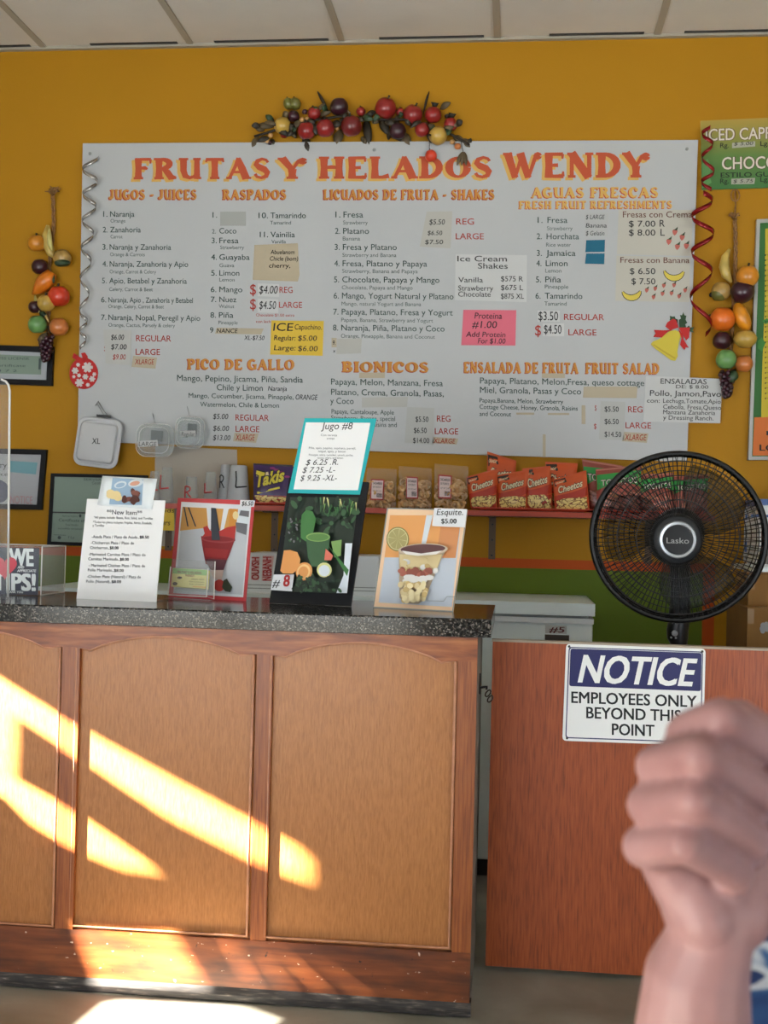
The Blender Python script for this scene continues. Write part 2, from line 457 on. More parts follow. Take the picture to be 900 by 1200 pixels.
def wall_paint():
    m = bpy.data.materials.new('painted_wall'); m.use_nodes = True
    nt = m.node_tree; p = nt.nodes['Principled BSDF']; p.inputs['Roughness'].default_value = 0.62
    p.inputs['Specular IOR Level'].default_value = 0.25
    tc = nt.nodes.new('ShaderNodeTexCoord'); sp = nt.nodes.new('ShaderNodeSeparateXYZ')
    nt.links.new(tc.outputs['Object'], sp.inputs[0])
    def step(sock, v, less):
        n = nt.nodes.new('ShaderNodeMath'); n.operation = 'LESS_THAN' if less else 'GREATER_THAN'
        nt.links.new(sock, n.inputs[0]); n.inputs[1].default_value = v; return n.outputs[0]
    def mul(a, b):
        n = nt.nodes.new('ShaderNodeMath'); n.operation = 'MULTIPLY'; nt.links.new(a, n.inputs[0]); nt.links.new(b, n.inputs[1]); return n.outputs[0]
    def mixc(f, a, b):
        n = nt.nodes.new('ShaderNodeMix'); n.data_type = 'RGBA'
        nt.links.new(f, n.inputs['Factor'])
        if isinstance(a, tuple): n.inputs['A'].default_value = a
        else: nt.links.new(a, n.inputs['A'])
        n.inputs['B'].default_value = b; return n.outputs['Result']
    c = lambda *v: tuple([min(.9, lin(x)*KW) for x in v]+[1])
    zt = W(620, 655, 4.66).z; zb = W(620, 666, 4.66).z
    xg = W(823, 720, 4.66).x; xo = W(837, 720, 4.66).x
    X, Z = sp.outputs[0], sp.outputs[2]
    o = mul(step(Z, zt, True), step(X, xo, True))
    g = mul(step(Z, zb, True), step(X, xg, True))
    s = mixc(o, c(182, 129, 16), c(196, 84, 24))
    s = mixc(g, s, c(100, 122, 34))
    n = nt.nodes.new('ShaderNodeTexNoise'); n.inputs['Scale'].default_value = 2.0; n.inputs['Detail'].default_value = 4
    nt.links.new(tc.outputs['Object'], n.inputs['Vector'])
    mp = nt.nodes.new('ShaderNodeMapRange'); mp.inputs['To Min'].default_value = 0.9; mp.inputs['To Max'].default_value = 1.1
    nt.links.new(n.outputs['Fac'], mp.inputs['Value'])
    vm = nt.nodes.new('ShaderNodeVectorMath'); vm.operation = 'SCALE'
    nt.links.new(s, vm.inputs[0]); nt.links.new(mp.outputs[0], vm.inputs['Scale'])
    nt.links.new(vm.outputs[0], p.inputs['Base Color'])
    n2 = nt.nodes.new('ShaderNodeTexNoise'); n2.inputs['Scale'].default_value = 90; nt.links.new(tc.outputs['Object'], n2.inputs['Vector'])
    b = nt.nodes.new('ShaderNodeBump'); b.inputs['Strength'].default_value = 0.12; b.inputs['Distance'].default_value = 0.004
    nt.links.new(n2.outputs['Fac'], b.inputs['Height']); nt.links.new(b.outputs[0], p.inputs['Normal'])
    return m
M_wall = wall_paint()
M_plain = mat('pale_wall', (215, 212, 204), 1.0, 0.8)

# ------------------------------------------------------------------ the room
YW, ZC, YF = 4.66, 3.115, -0.6
XL, XR = -2.75, 3.4
struct(MB().box((XL-.1, YW, 0), (XR+.1, YW+.12, ZC)).build('wall_back', M_wall))
struct(MB().box((XL-.1, YF-.5, -.1), (XR+.1, YW+.12, 0)).build('floor', M_floor))
ceil = struct(MB().box((XL-.1, YF, ZC), (XR+.1, YW+.12, ZC+.1)).build('ceiling', M_ceil))
struct(MB().box((-9, -12, -.12), (9, YF-.55, -.02)).build('floor_outside_bounce', mat('bounce_pavement', (138, 146, 154), 1.0, .9, var=.1)))  # unseen ground, added to bounce sunlight into the shop
gx0 = W(225, 52, YW).x
for i in range(-2, 8):
    x = gx0 + .611*i
    if XL < x < XR:
        MB().box((x-.013, YF, ZC-.006), (x+.013, YW-.02, ZC-.0002)).build('grid_bar', M_grid, ceil)
for y in (YW-1.22, YW-2.44):
    MB().box((XL, y-.013, ZC-.0055), (XR, y+.013, ZC-.0001)).build('grid_bar', M_grid, ceil)
# wall angle trim; black strips put in for the shaded gap at the tiles
MB().box((XL, YW-.022, ZC-.012), (XR, YW-.0005, ZC-.0002)).build('wall_angle', M_grid, ceil)
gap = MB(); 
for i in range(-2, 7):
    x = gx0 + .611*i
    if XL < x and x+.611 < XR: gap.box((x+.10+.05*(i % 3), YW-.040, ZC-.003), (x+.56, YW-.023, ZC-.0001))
gap.build('tile_gap_shade', M_black, ceil)
struct(MB().box((XR, YF, 0), (XR+.1, YW, ZC)).build('wall_right', M_plain))
# front of the shop: glazed shopfront on the left of the camera, an added pier to its right
fr = MB()
for x in (XL, -1.6, -.57, 1.25, XR-.07): fr.box((x, YF-.04, 0), (x+.07, YF+.04, 2.255))
for z in (0.12, 2.2): fr.box((XL, YF-.03, z), (XR, YF+.03, z+.06))
struct(fr.build('window_1', M_metal))
struct(MB().box((XL, YF-.06, 2.26), (XR, YF+.06, ZC)).box((-.5, YF-.06, 0), (1.25, YF+.06, 2.26)).build('wall_front_light_block', M_plain))  # unseen pier and header, shaped to keep light off the fist

struct(MB().prism([(XL-1.5, YF-.07, 2.42), (XL-1.5, YF-2.1, 2.18), (XL-1.5, YF-2.1, 2.21), (XL-1.5, YF-.07, 2.45)], (XR-XL+3, 0, 0)).build('added_awning', mat('added_awning_cloth', (150, 150, 146), 1, .9)))  # unseen awning, added to keep the sun off the floor inside
# unseen side wall with made-up openings, shaped to throw the sun patches
YC = 2.96
def to_wall(p):
    t = (p.x-XL)/SUN_K
    return (p.y-t, p.z-SUN_M*t)
def hole(pxs, plane='c'):
    return [to_wall(W(x, y, YC) if plane == 'c' else onZ(x, y, 0.0)) for x, y in pxs]
HOLES = [
    hole([(-60, 757), (0, 796), (70, 840), (180, 902), (345, 992), (345, 1024), (292, 1006), (180, 950), (70, 876), (4, 833), (2, 905), (75, 945), (140, 990), (172, 1014), (120, 1008), (72, 988), (20, 958), (-12, 925), (-60, 905)]),
    hole([(88, 1086), (150, 1092), (205, 1092), (248, 1160), (117, 1160)]),
    hole([(262, 1096), (270, 1097), (300, 1150), (290, 1152)]),
    hole([(292, 1102), (299, 1103), (342, 1160), (334, 1160)]),
    hole([(322, 1110), (329, 1111), (386, 1162), (378, 1163)]),
    hole([(356, 1116), (362, 1117), (430, 1165), (422, 1165)]),
    hole([(128, 1172), (280, 1181), (320, 1196), (300, 1208), (88, 1208), (95, 1200)], 'f'),
]
def side_wall():
    bm = bmesh.new()
    outer = [(YF, 0), (YW, 0), (YW, ZC), (YF, ZC)]
    ed = []
    for loop in [outer]+HOLES:
        vs = [bm.verts.new((XL, y, z)) for y, z in loop]
        ed += [bm.edges.new((vs[i], vs[(i+1) % len(vs)])) for i in range(len(vs))]
    bmesh.ops.triangle_fill(bm, use_beauty=True, use_dissolve=False, edges=ed)
    def inside(p, loop):
        c = False
        for i in range(len(loop)):
            (x1, y1), (x2, y2) = loop[i-1], loop[i]
            if (y1 > p[1]) != (y2 > p[1]) and p[0] < (x2-x1)*(p[1]-y1)/(y2-y1)+x1: c = not c
        return c
    dead = [f for f in bm.faces if any(inside(tuple(f.calc_center_median().yz), h) for h in HOLES)]
    bmesh.ops.delete(bm, geom=dead, context='FACES')
    me = bpy.data.meshes.new('wall_left_sun_mask'); bm.to_mesh(me); bm.free()
    me.materials.append(M_plain)
    o = bpy.data.objects.new('wall_left_sun_mask', me); COL.objects.link(o)
    md = o.modifiers.new('thickness', 'SOLIDIFY'); md.thickness = 0.012; md.offset = 0
    return struct(o)
side_wall()

# ------------------------------------------------------------------ counter
ZT = W(576, 726, 2.935).z          # top of the worktop
XB = W(555, 960, YC).x             # right face of the counter base
base = thing('wooden_counter', 'honey and red-brown wood counter front with three arched panels', 'counter', (-1.0, 3.2, 0))
PC = wallp(YC)
zt_under = W(300, 738, YC).z
XLF = XL+.02
def pc(x, y, o=0): return PC.px(x, y, o)
# recessed plywood panels
zb1, zb3 = W(180, 1094, YC).z, W(420, 1107, YC).z
pan = [(-160, 72), (88, 300), (314, 536)]
def arch(x0, x1, ysh, yl, ype, yr):
    """lower outline of the top rail over one panel, in pixels"""
    w = x1-x0; out = [(x0, ysh[0]), (x0+.085*w, yl)]
    for i in range(1, 14):
        t = i/14; y = yl+(yr-yl)*t - (math.sin(math.pi*t)**.75)*( (yl+yr)/2-ype)
        out.append((x0+(.085+.83*t)*w, y))
    out += [(x0+.915*w, yr), (x1, ysh[1])]
    return out
arches = [arch(-160, 72, (753, 758), 755, 735, 758), arch(88, 299, (758, 766.5), 761, 745, 766), arch(316, 536, (767.5, 774.5), 768.5, 752, 775)]
zbp = [W(0, 1084, YC).z, W(185, 1093, YC).z, W(420, 1107, YC).z]
for (xa, xb), ar, zb in zip(pan, arches, zbp):
    A = pc(xa, 900); B = pc(xb, 900)
    p = MB().box((A.x-.01, YC+.014, zb-.01), (B.x+.01, YC+.03, zt_under-.002)).build('panel', M_panel, base)
# stiles
for xa, xb in ((69.5, 90), (298, 316.5), (534, None)):
    a = pc(xa, 900).x; b = pc(xb, 900).x if xb else XB
    MB().box((a, YC, 0.055), (b, YC+.03, zt_under-.003)).build('stile', M_stile, base)
# top rail with arched cut-outs
zr = zt_under-.001
pts = [Vector((XLF, YC, zr)), Vector((XB, YC, zr)), pc(556, 776)]
low = [pc(*q) for q in reversed(arches[2])] + [pc(*q) for q in reversed(arches[1])] + [pc(*q) for q in reversed(arches[0])]
poly = [Vector((XLF, YC-.003, zr)), Vector((XB, YC-.003, zr)), Vector((XB, YC-.003, pc(556, 775.5).z))] + [Vector((q.x, YC-.003, q.z)) for q in low if q.x > XLF] + [Vector((XLF, YC-.003, pc(-150, 752).z))]
MB().prism(poly, (0, .018, 0)).build('top_rail', M_rail, base)
zbr = [zb for zb in zbp]
MB().prism([Vector((XLF, YC-.002, .03)), Vector((XB, YC-.002, .03)), Vector((XB, YC-.002, zbp[2]-.004)), Vector((pc(60, 1086).x, YC-.002, zbp[0])), Vector((XLF, YC-.002, zbp[0]))], (0, .03, 0)).build('bottom_rail', M_scuff, base)
pl_ = MB().prism([Vector((XLF, YC-.012, 0.004)), Vector((XLF, YC-.012, .018)), Vector((XLF, YC-.006, .028)), Vector((XLF, YC-.001, .036)), Vector((XLF, YC+.03, .036)), Vector((XLF, YC+.03, .004))], (XB-XLF+.004, 0, 0))
pl_.build('plinth', M_plinth, base)
# thin worn moulding round each panel
for (xa, xb), ar, zb in zip(pan, arches, zbp):
    t = MB()
    q = [pc(x, y) for x, y in ar]
    path = [Vector((q[0].x+.004, YC+.004, zb+.004))] + [Vector((v.x+(.004 if i == 0 else -.004 if i == len(q)-1 else 0), YC+.003, v.z-.002)) for i, v in enumerate(q)] + [Vector((q[-1].x-.004, YC+.004, zb+.004))]
    path = [Vector((max(v.x, XLF), v.y, v.z)) for v in path]
    t.tube(path, .0042, 6, closed=True)
    t.build('moulding', M_mould, base, smooth=True)
MB().box((XB-.02, YC+.03, .004), (XB, 3.44, zt_under-.002)).build('side_panel', M_side, base)
MB().box((XLF, YC+.031, .06), (XB-.02, YC+.04, zt_under-.002)).build('backing_board', M_side, base)

wt = MB()
xr_ = W(576, 726, 2.935).x
wt.prism([(XLF, 2.938, ZT-.045), (XLF, 2.935, ZT-.004), (XLF, 2.939, ZT), (XLF, 3.508, ZT), (XLF, 3.508, ZT-.045)], (xr_-XLF, 0, 0))
o = wt.build('countertop', M_granite)
tag(o, 'dark speckled stone-look worktop running along the top of the wooden counter', 'countertop')

# swinging half door
gl, gt = W(574, 900, 3.28).x, W(600, 752.5, 3.28).z
g = thing('half_door', 'plain red-brown plywood half door beside the counter end', 'door', (gl+.4, 3.295, .012))
MB().box((gl, 3.28, .012), (gl+1.02, 3.308, gt)).build('door_leaf', M_gate, g)
MB().box((gl-.002, 3.278, gt), (gl+1.02, 3.312, gt+.006)).build('top_edging', mat('worn_edge', (176, 160, 142), .9, .5), g)
# latch chain on the counter side
ch = thing('latch_chain', 'small black hook and chain latch between counter end and half door', 'latch', (XB, 3.2, W(566, 806, 3.2).z))
def P32(x, y): return W(x, y, 3.2)
za, zb_ = P32(565, 789).z, P32(565, 813).z
MB().prism([(XB-.0003, 3.197, za), (XB-.0003, 3.205, za-.02), (XB-.0003, 3.209, zb_), (XB-.0003, 3.191, zb_)], (.004, 0, 0)).build('hook_plate', M_black, ch)
MB().tube([Vector((XB, 3.2, P32(565, 806).z)), P32(568, 805), P32(570.5, 804.5), P32(570, 808)], .0035, 6).build('hook', M_black, ch, True)
for (x, y, r_) in ((571.8, 812.5, 40), (574.4, 819, 60)):
    c = P32(x, y); pts = [c+Vector((math.cos(a)*.006+math.sin(a)*.004, math.sin(a*2)*.001, math.sin(a)*.009)) for a in [i*math.pi/6 for i in range(12)]]
    MB().tube(pts, .0018, 5, closed=True).build('chain_link', M_black, ch, True)

# NOTICE sign
PS = wallp(3.2745)
sg = thing('notice_sign', 'blue and white NOTICE employees only sign screwed to half door', 'sign', W(744, 868, 3.2745))
M_sw = mat('sign_white', (244, 244, 242), 1.0, .4)
M_navy = mat('sign_navy', (24, 26, 92), 1.0, .4)
sheet(MB(), PS, rq([(663.5, 754.5), (827, 760.5), (824, 874), (659, 868)], 5), .0, .0035).build('plate', M_sw, sg)
m = MB(); out = rq([(666.5, 758), (824, 763.6), (821.5, 870.5), (662.5, 865)], 4); inn = rq([(667.7, 759.2), (822.9, 764.7), (820.5, 869.3), (663.7, 863.8)], 3.5)
n = len(out)
for i in range(n): ink(m, PS, [out[i], out[(i+1) % n], inn[(i+1) % n], inn[i]], .0008)
m.build('border_line', M_navy, sg)
ink(MB(), PS, rq([(668.5, 760), (822.3, 765.3), (821.4, 810), (667, 804)], 3), .0009).build('header', M_navy, sg)
m = MB()
txt(m, PS, 'NOTICE', 677, 799, 811, 31, .0016, .035, shear=.22, bold=.03)
m.build('header_lettering', M_sw, sg)
m = MB()
for s, a, y, b in (('EMPLOYEES ONLY', 669.5, 823.5, 816.5), ('BEYOND THIS', 687, 841.5, 798), ('POINT', 717, 861, 767)):
    txt(m, PS, s, a, y, b, 13, .0012, .035, bold=.018)
m.build('lettering', M_ink, sg)
for x, y in ((667, 757.6), (823, 763.5), (664.5, 865)):
    MB().lathe([(0.0035, 0), (.003, .0012), (0, .0016)], PS.px(x, y), (0, -1, 0), 10).build('screw', mat('dark_screw', (70, 66, 60), 1, .4, .6), sg)
# ------------------------------------------------------------------ menu board on the back wall
YB = 4.634
PB = wallp(YB)
MW = lambda n, c, r=.7, **k: mat(n, c, KW, r, **k)
M_board = MW('white_menu_panel', (190, 192, 193), .45)
bd = thing('menu_board', 'large white menu board with fruit drink lists in red and green lettering', 'menu board', W(450, 540, YB))
sheet(MB(), PB, [(97, 168), (818, 164), (805, 541), (91, 517)], 0, .014).build('board_panel', M_board, bd)
M_title = MW('title_red', (196, 84, 48)); M_tan = MW('title_tan', (222, 176, 92)); M_or = MW('heading_orange', (206, 140, 60)); M_hred = MW('heading_red', (176, 66, 34))
M_menu = MW('menu_green_print', (48, 72, 64)); M_hand = MW('hand_black', (34, 34, 36)); M_hr = MW('hand_red', (176, 58, 46)); M_grey = MW('grey_print', (96, 108, 104))
def heading(parts, name):
    m = MB()
    for s, x0, yb, x1, cap, sl, d in parts:
        display(m, PB, s, x0, yb, x1, cap, .0008, sl, 0, .05, -d, d*.8)
        display(m, PB, s, x0, yb, x1, cap, .0018, sl, 1, 0.02)
    return m
ttl = [('FRUTAS', 156, 210, 318, 24.5, -.003, 3.2), ('Y', 327, 209.5, 358, 24.5, -.003, 3.2), ('HELADOS', 373, 209.3, 578, 25.5, -.003, 3.2), ('WENDY', 591, 208.3, 760, 29, -.003, 3.2)]
for t_ in ttl: heading([t_], 0).build('title_lettering', [M_tan, M_title], bd)
for hd in ([('JUGOS - JUICES', 128, 233.5, 231, 11.5, 0, 1.1)], [('RASPADOS', 261, 233.5, 336, 11.5, 0, 1.1)], [('LICUADOS DE FRUTA - SHAKES', 379, 233.5, 580, 11.5, 0, 1.1)],
           [('PICO DE GALLO', 219.5, 432.5, 345, 12, .006, .8)], [('BIONICOS', 401, 435.5, 503, 12, .008, .8)], [('ENSALADA DE FRUTA', 543.5, 436.5, 678, 12.5, .008, .8)], [('FRUIT SALAD', 686, 437.5, 773, 12.5, .008, .8)]):
    heading(hd, 0).build('heading', [M_hred, M_or], bd)
for hd in ([('AGUAS FRESCAS', 623, 231.5, 772, 12, -.002, 1.0)], [('FRESH FRUIT REFRESHMENTS', 608, 244.5, 788, 9, -.002, .8)]):
    heading(hd, 0).build('heading', [M_title, M_tan], bd)
def lines(name, rows, material, cap=6.4, off=.0011, parent=None, pl=None, bold=0.004, shear=0, jit=0):
    m = MB()
    for r in rows:
        s, x0, yb, x1 = r[:4]; c = r[4] if len(r) > 4 else cap
        txt(m, pl or PB, s, x0, yb+(random.uniform(-jit, jit) if jit else 0), x1, c, off, r[5] if len(r) > 5 else None, shear, bold)
    return m.build(name, material, parent or bd)
import re
ITEMS = []
def collect(name, rows, material, cap=6.4):
    for r in rows: ITEMS.append((r[0], r[1], r[2], r[3], r[4] if len(r) > 4 else cap, 0 if material is M_menu else 1))
collect('menu_list', [('1.', 121, 254, 126), ('Naranja', 129, 254, 157.5), ('2.', 120.5, 272.3, 126), ('Zanahoria', 129, 272.3, 165), ('3.', 120, 292.6, 126), ('Naranja y Zanahoria', 128.5, 292.6, 200.5),
  ('4.', 120, 312.4, 126), ('Naranja, Zanahoria y Apio', 128.5, 312.4, 220.5), ('5.', 119.5, 332, 125), ('Apio, Betabel y Zanahoria', 128, 332, 219), ('6.', 118.5, 354.3, 124.5), ('Naranja, Apio , Zanahoria y Betabel', 127, 354.3, 226, 6), ('7.', 118.5, 375, 124.5), ('Naranja, Nopal, Peregil y Apio', 127, 375, 234.6)], M_menu)
collect('menu_list', [('Orange', 129.5, 260.8, 147), ('Carrot', 129.5, 279.4, 143.5), ('Orange & Carrots', 129, 300.2, 169.6), ('Orange, Carrot & Celery', 128.5, 320.3, 183), ('Celery, Carrot & Beet', 128, 341, 179), ('Orange, Celery, Carrot & Beet', 127, 361, 192), ('Orange, Cactus, Parsely & celery', 127, 382.8, 205)], M_grey, 4.2)
collect('menu_list', [('1.', 249, 255, 254.5), ('2.', 248.5, 273.6, 253, 5), ('Coco', 257, 273.6, 277), ('3.', 248, 285, 254), ('Fresa', 257, 285, 279.5), ('4.', 247.5, 304.4, 254), ('Guayaba', 257, 304.4, 292.5), ('5.', 247.5, 323, 254), ('Limon', 257, 323, 280.5), ('6.', 247, 342.3, 253.5), ('Mango', 257, 342.3, 284), ('7.', 247, 354, 253.5), ('Nuez', 257, 354, 277), ('8.', 246.5, 372.3, 253), ('Piña', 256.5, 372.3, 273.5), ('9', 246, 390, 250), ('10.', 303, 255.6, 314), ('Tamarindo', 317, 255.6, 358.5), ('11.', 304.5, 278, 314), ('Vainilia', 317, 278, 345.5)], M_menu)
collect('menu_list', [('Strawberry', 258, 292, 286), ('Guava', 257, 313, 274.5), ('Lemon', 257, 329.8, 275), ('Walnut', 256.5, 361, 274.5), ('Pineapple', 256, 380, 278.5), ('Tamarind', 316.5, 263, 341), ('Vanilla', 318, 285.2, 335)], M_grey, 4.2)
lic = [('1.', 'Fresa', 254.8, 425.5, 'Strawberry', 263, 431), ('2.', 'Platano', 274, 432.5, 'Banana', 281.8, 422), ('3.', 'Fresa y Platano', 292.8, 465, 'Strawberry and Banana', 301, 464.5), ('4.', 'Fresa, Platano y Papaya', 312, 500.5, 'Strawberry, Banana and Papaya', 319.8, 489.5), ('5.', 'Chocolate, Papaya y Mango', 330.8, 515, 'Chocolate, Papaya and Mango', 339, 483.5), ('6.', 'Mango, Yogurt Natural y Platano', 349.8, 531.5, 'Mango, natural Yogurt and Banana', 358, 493.5), ('7.', 'Papaya, Platano, Fresa y Yogurt', 368.6, 530.6, 'Papaya, Banana, Strawberry and Yogurt', 377, 507.5), ('8.', 'Naranja, Piña, Platano y Coco', 387.3, 521, 'Orange, Pineapple, Banana and Coconut', 395.8, 509.8)]
collect('menu_list', [q for i, (n, s, y, x, e, ye, xe) in enumerate(lic) for q in ((n, 393-.4*i, y, 399-.4*i), (s, 402.5-.35*i, y, x))], M_menu, 6.8)
collect('menu_list', [(e, 402-.35*i, ye, xe) for i, (n, s, y, x, e, ye, xe) in enumerate(lic)], M_grey, 4.5)
collect('menu_list', [(n, 630+d, y, 636+d) for n, y, d in (('1.', 261.2, 0), ('2.', 280.3, -1), ('3.', 299.8, -1), ('4.', 311.8, -1.5), ('5.', 330.8, -2), ('6.', 350, -2.5))] + [('Fresa', 641.5, 261.2, 665), ('Horchata', 640.5, 280.3, 678.5), ('Jamaica', 640, 299.8, 674.5), ('Limon', 639.5, 311.8, 665), ('Piña', 639, 330.8, 657.5), ('Tamarindo', 638.5, 350, 682.5)], M_menu, 6.8)
collect('menu_list', [('Strawberry', 641, 269.8, 671), ('Rice water', 640, 289, 669), ('Lemon', 639, 319.4, 658), ('Pineapple', 638.5, 338.2, 666), ('Tamarind', 638, 358, 664)], M_grey, 4.6)
anchors = [r for r in ITEMS if re.match(r'^\d+\.?$', r[0])]
groups_ = {i: [a] for i, a in enumerate(anchors)}
for r in ITEMS:
    if r in anchors: continue
    best = min(range(len(anchors)), key=lambda i: (abs(r[2]-anchors[i][2]) if anchors[i][2] <= r[2]+2 else 99) + (abs(r[1]-anchors[i][1]-8) if r[1] > anchors[i][1] else 999))
    groups_[best].append(r)
for i in groups_:
    m = MB()
    for s, x0, yb, x1, cp, mi in groups_[i]: txt(m, PB, s, x0, yb, x1, cp, .0011, None, 0, .004, mi)
    m.build('menu_item', [M_menu, M_grey], bd)
lines('description', [('Mango, Pepino, Jicama, Piña, Sandia', 207.5, 446.3, 355), ('Chile y Limon', 254, 457.3, 308), ('Mango, Cucumber, Jicama, Pinapple,', 221, 466, 344, 5.4), ('Watermelon, Chile & Lemon', 234.5, 476.3, 327, 5.4)], M_menu, 7)
lines('description', [('Papaya, Melon, Manzana, Fresa', 388, 450.6, 519), ('Platano, Crema, Granola, Pasas,', 388, 462.6, 520), ('y Coco', 387, 473, 414.5), ('Papaya, Cantaloupe, Apple', 388.5, 484.6, 461.6, 5.2), ('Strawberry, Banana, special', 388, 492, 463, 5.2), ('cream, granola, raisins and', 388, 499, 465, 5.2), ('Coconut', 388, 506, 412, 5.2)], M_menu, 7)
lines('description', [('Papaya, Platano, Melon,Fresa, queso cottage', 562.5, 449.4, 755), ('Miel, Granola, Pasas y Coco', 562.5, 460.3, 681), ('Papaya,Banana, Melon, Strawberry', 562, 471.6, 660, 5.2), ('Cottage Cheese, Honey, Granola, Raisins', 562, 479.2, 677, 5.2), ('and Coconut', 562, 487.3, 599, 5.2)], M_menu, 7)
reds = [('REGULAR', 159.5, 400, 200.5), ('LARGE', 159, 416, 187.5), ('REG', 327.5, 343, 343), ('LARGE', 327, 361, 354), ('REG', 534.5, 263, 555.5), ('LARGE', 534, 280.5, 567), ('REGULAR', 661, 375.2, 708), ('LARGE', 666, 392.8, 699), ('REGULAR', 276, 493, 315), ('LARGE', 276, 506, 304), ('REG', 512, 494.3, 528), ('LARGE', 509.5, 509, 537), ('REG', 736, 483.2, 753), ('LARGE', 733, 501.5, 763), ('$', 122, 399, 126, 7), ('$', 122, 412, 126, 7), ('$', 293, 345, 300, 12), ('$', 293, 362, 300, 12), ('$', 627, 393, 634, 12), ('$', 697, 481, 699, 6), ('$', 696, 502, 699, 6), ('Chocolate $1.00 extra', 300, 371, 345, 3.2), ('con leche', 300, 378, 320, 3.2)]
for r_ in reds: lines('hand_lettering', [r_], M_hr, 7, bold=.006, jit=.4)
for r_ in [('$5.00', 249.5, 491, 267), ('$6.00', 249.5, 505, 268), ('$13.00', 249.5, 516, 269.5), ('Naranja', 314, 458, 336, 5.5), ('ORANGE', 346, 468, 371.5, 6), ('XL-$7.50', 286, 398.5, 309.5, 5), ('x', 390, 413, 393, 4)]: lines('hand_lettering', [r_], M_hand, 6, shear=.15, jit=.4)
scr = MB()
for x, y in ((105.5, 180), (438.5, 175.5), (805, 174.5)):
    scr.lathe([(.007, 0), (.006, .003), (0, .005)], PB.px(x, y), (0, -1, 0), 12)
    scr.build('screw', MW('board_screw', (150, 152, 150), .4), bd); scr = MB()

# ---- notes and tapes stuck on the board: each its own sheet
M_tape = MW('masking_tape', (188, 176, 152), .7)
M_white_tape = MW('pale_tape', (184, 184, 178), .6)
def card(name, label, cat, q, material, rows=(), off=.0022, th=.0008, pl=PB, group=None, inkm=None, shear=.12, cap=6):
    group = group or {'price_card': 'price cards on the menu board', 'size_tape': 'XLARGE tapes on the menu board', 'tape_strip': 'blank tape strips on the menu board', 'menu_note': 'paper notes on the menu board', 'paper_patch': 'cover-up patches on the menu board'}.get(name)
    m = MB(); sheet(m, pl, q, off, th)
    cen = (sum(p[0] for p in q)/len(q), max(p[1] for p in q))
    if rows:
        t = thing(name, label, cat, pl.px(cen[0], cen[1], off), group)
        m.build('sheet', material, t)
        by = {}
        for r in rows:
            by.setdefault((r[6] if len(r) > 6 else inkm or M_hand), []).append(r)
        for mt, rs in by.items():
            mm = MB()
            for r in rs: txt(mm, pl, r[0], r[1], r[2]+random.uniform(-.3, .3), r[3], r[4] if len(r) > 4 and r[4] else cap, off+.0008, r[5] if len(r) > 5 and r[5] is not None else None, shear, .004)
            mm.build('handwriting', mt, t)
        return t
    o = m.build(name, material, None, loc=pl.px(cen[0], cen[1], off))
    return tag(o, label, cat, group)
def box4(x0, y0, x1, y1, s=0): return [(x0, y0), (x1, y0+s), (x1, y1+s), (x0, y1)]
M_card = MW('ivory_card', (198, 194, 182)); M_wcard = MW('white_card', (206, 207, 206)); M_yel = MW('yellow_card', (226, 190, 62)); M_pink = MW('pink_card', (228, 112, 132)); M_teal = MW('teal_patch', (20, 104, 132)); M_tanc = MW('tan_card', (190, 176, 150))
card('price_card', 'pale card of three prices under the SHAKES heading', 'price card', [(500, 248), (530, 247.5), (528, 291), (492, 289)], MW('grey_card', (188, 186, 178)), [('$5.50', 503, 263, 521), ('$6.50', 501, 275.5, 518, 5), ('$7.50', 498, 286, 519, 5)])
card('menu_note', 'white Ice Cream Shakes price note with three flavours', 'note', [(534, 298), (617.5, 299), (617, 354), (533, 351.5)], M_wcard, [('Ice Cream', 536, 306.5, 594, 6.5), ('Shakes', 560, 315, 595, 6.5), ('Vanilla', 537, 331, 566), ('$575 R', 587, 329.5, 613), ('Strawberry', 537, 340.5, 578), ('$675 L', 587, 340, 613), ('Chocolate', 537, 347.5, 575), ('$875 XL', 587, 350, 614)], shear=0)
card('menu_note', 'bright pink Proteina note under the ice cream shakes note', 'note', [(543, 363), (605, 363.5), (604, 405), (540.5, 404.5)], M_pink, [('Proteina', 556, 373.5, 588, 7), ('#1.00', 553, 384, 582, 8), ('Add Protein', 546, 394.5, 592), ('For $1.00', 560, 402.5, 592)])
card('menu_note', 'yellow ICE Capuchino note with regular and large prices', 'note', [(318, 375.5), (379.5, 376), (378, 417), (316.5, 415.5)], M_yel, [('ICE', 320, 387.5, 343, 9), ('Capuchino.', 345, 386, 377), ('Regular:', 321, 398.5, 346), ('$5.00', 349, 399, 371), ('Large:', 321, 410.5, 346), ('$6.00', 349, 411, 372)])
card('menu_note', 'tan paper note with three flavours under Vainilla', 'note', [(298, 287), (349, 285), (351, 322), (349, 330), (296, 328)], M_tanc, [('Abuelanom', 317, 298, 345, 5), ('Chicle (bom)', 316, 305.5, 349, 5), ('cherry,', 315, 313.5, 340, 5), ('12', 304, 299, 312, 6, None, M_tape), ('13', 303, 313, 312, 6, None, M_tape)])
fc = card('menu_note', 'ivory Fresas con Crema note with five drawn strawberries', 'note', [(725, 246), (812, 246), (810, 300), (723, 298)], M_card, [('Fresas con Crema', 730, 255, 811, 7, None, MW('brown_marker', (96, 44, 30))), ('$ 7.00', 737, 265.5, 768, 7), ('R', 773, 265.5, 779, 8), ('$ 8.00', 737, 276, 768, 7), ('L', 774, 276, 779, 8)], shear=0)
M_berry = MW('drawn_strawberry', (196, 104, 92)); M_leaf = MW('drawn_leaf', (60, 74, 50))
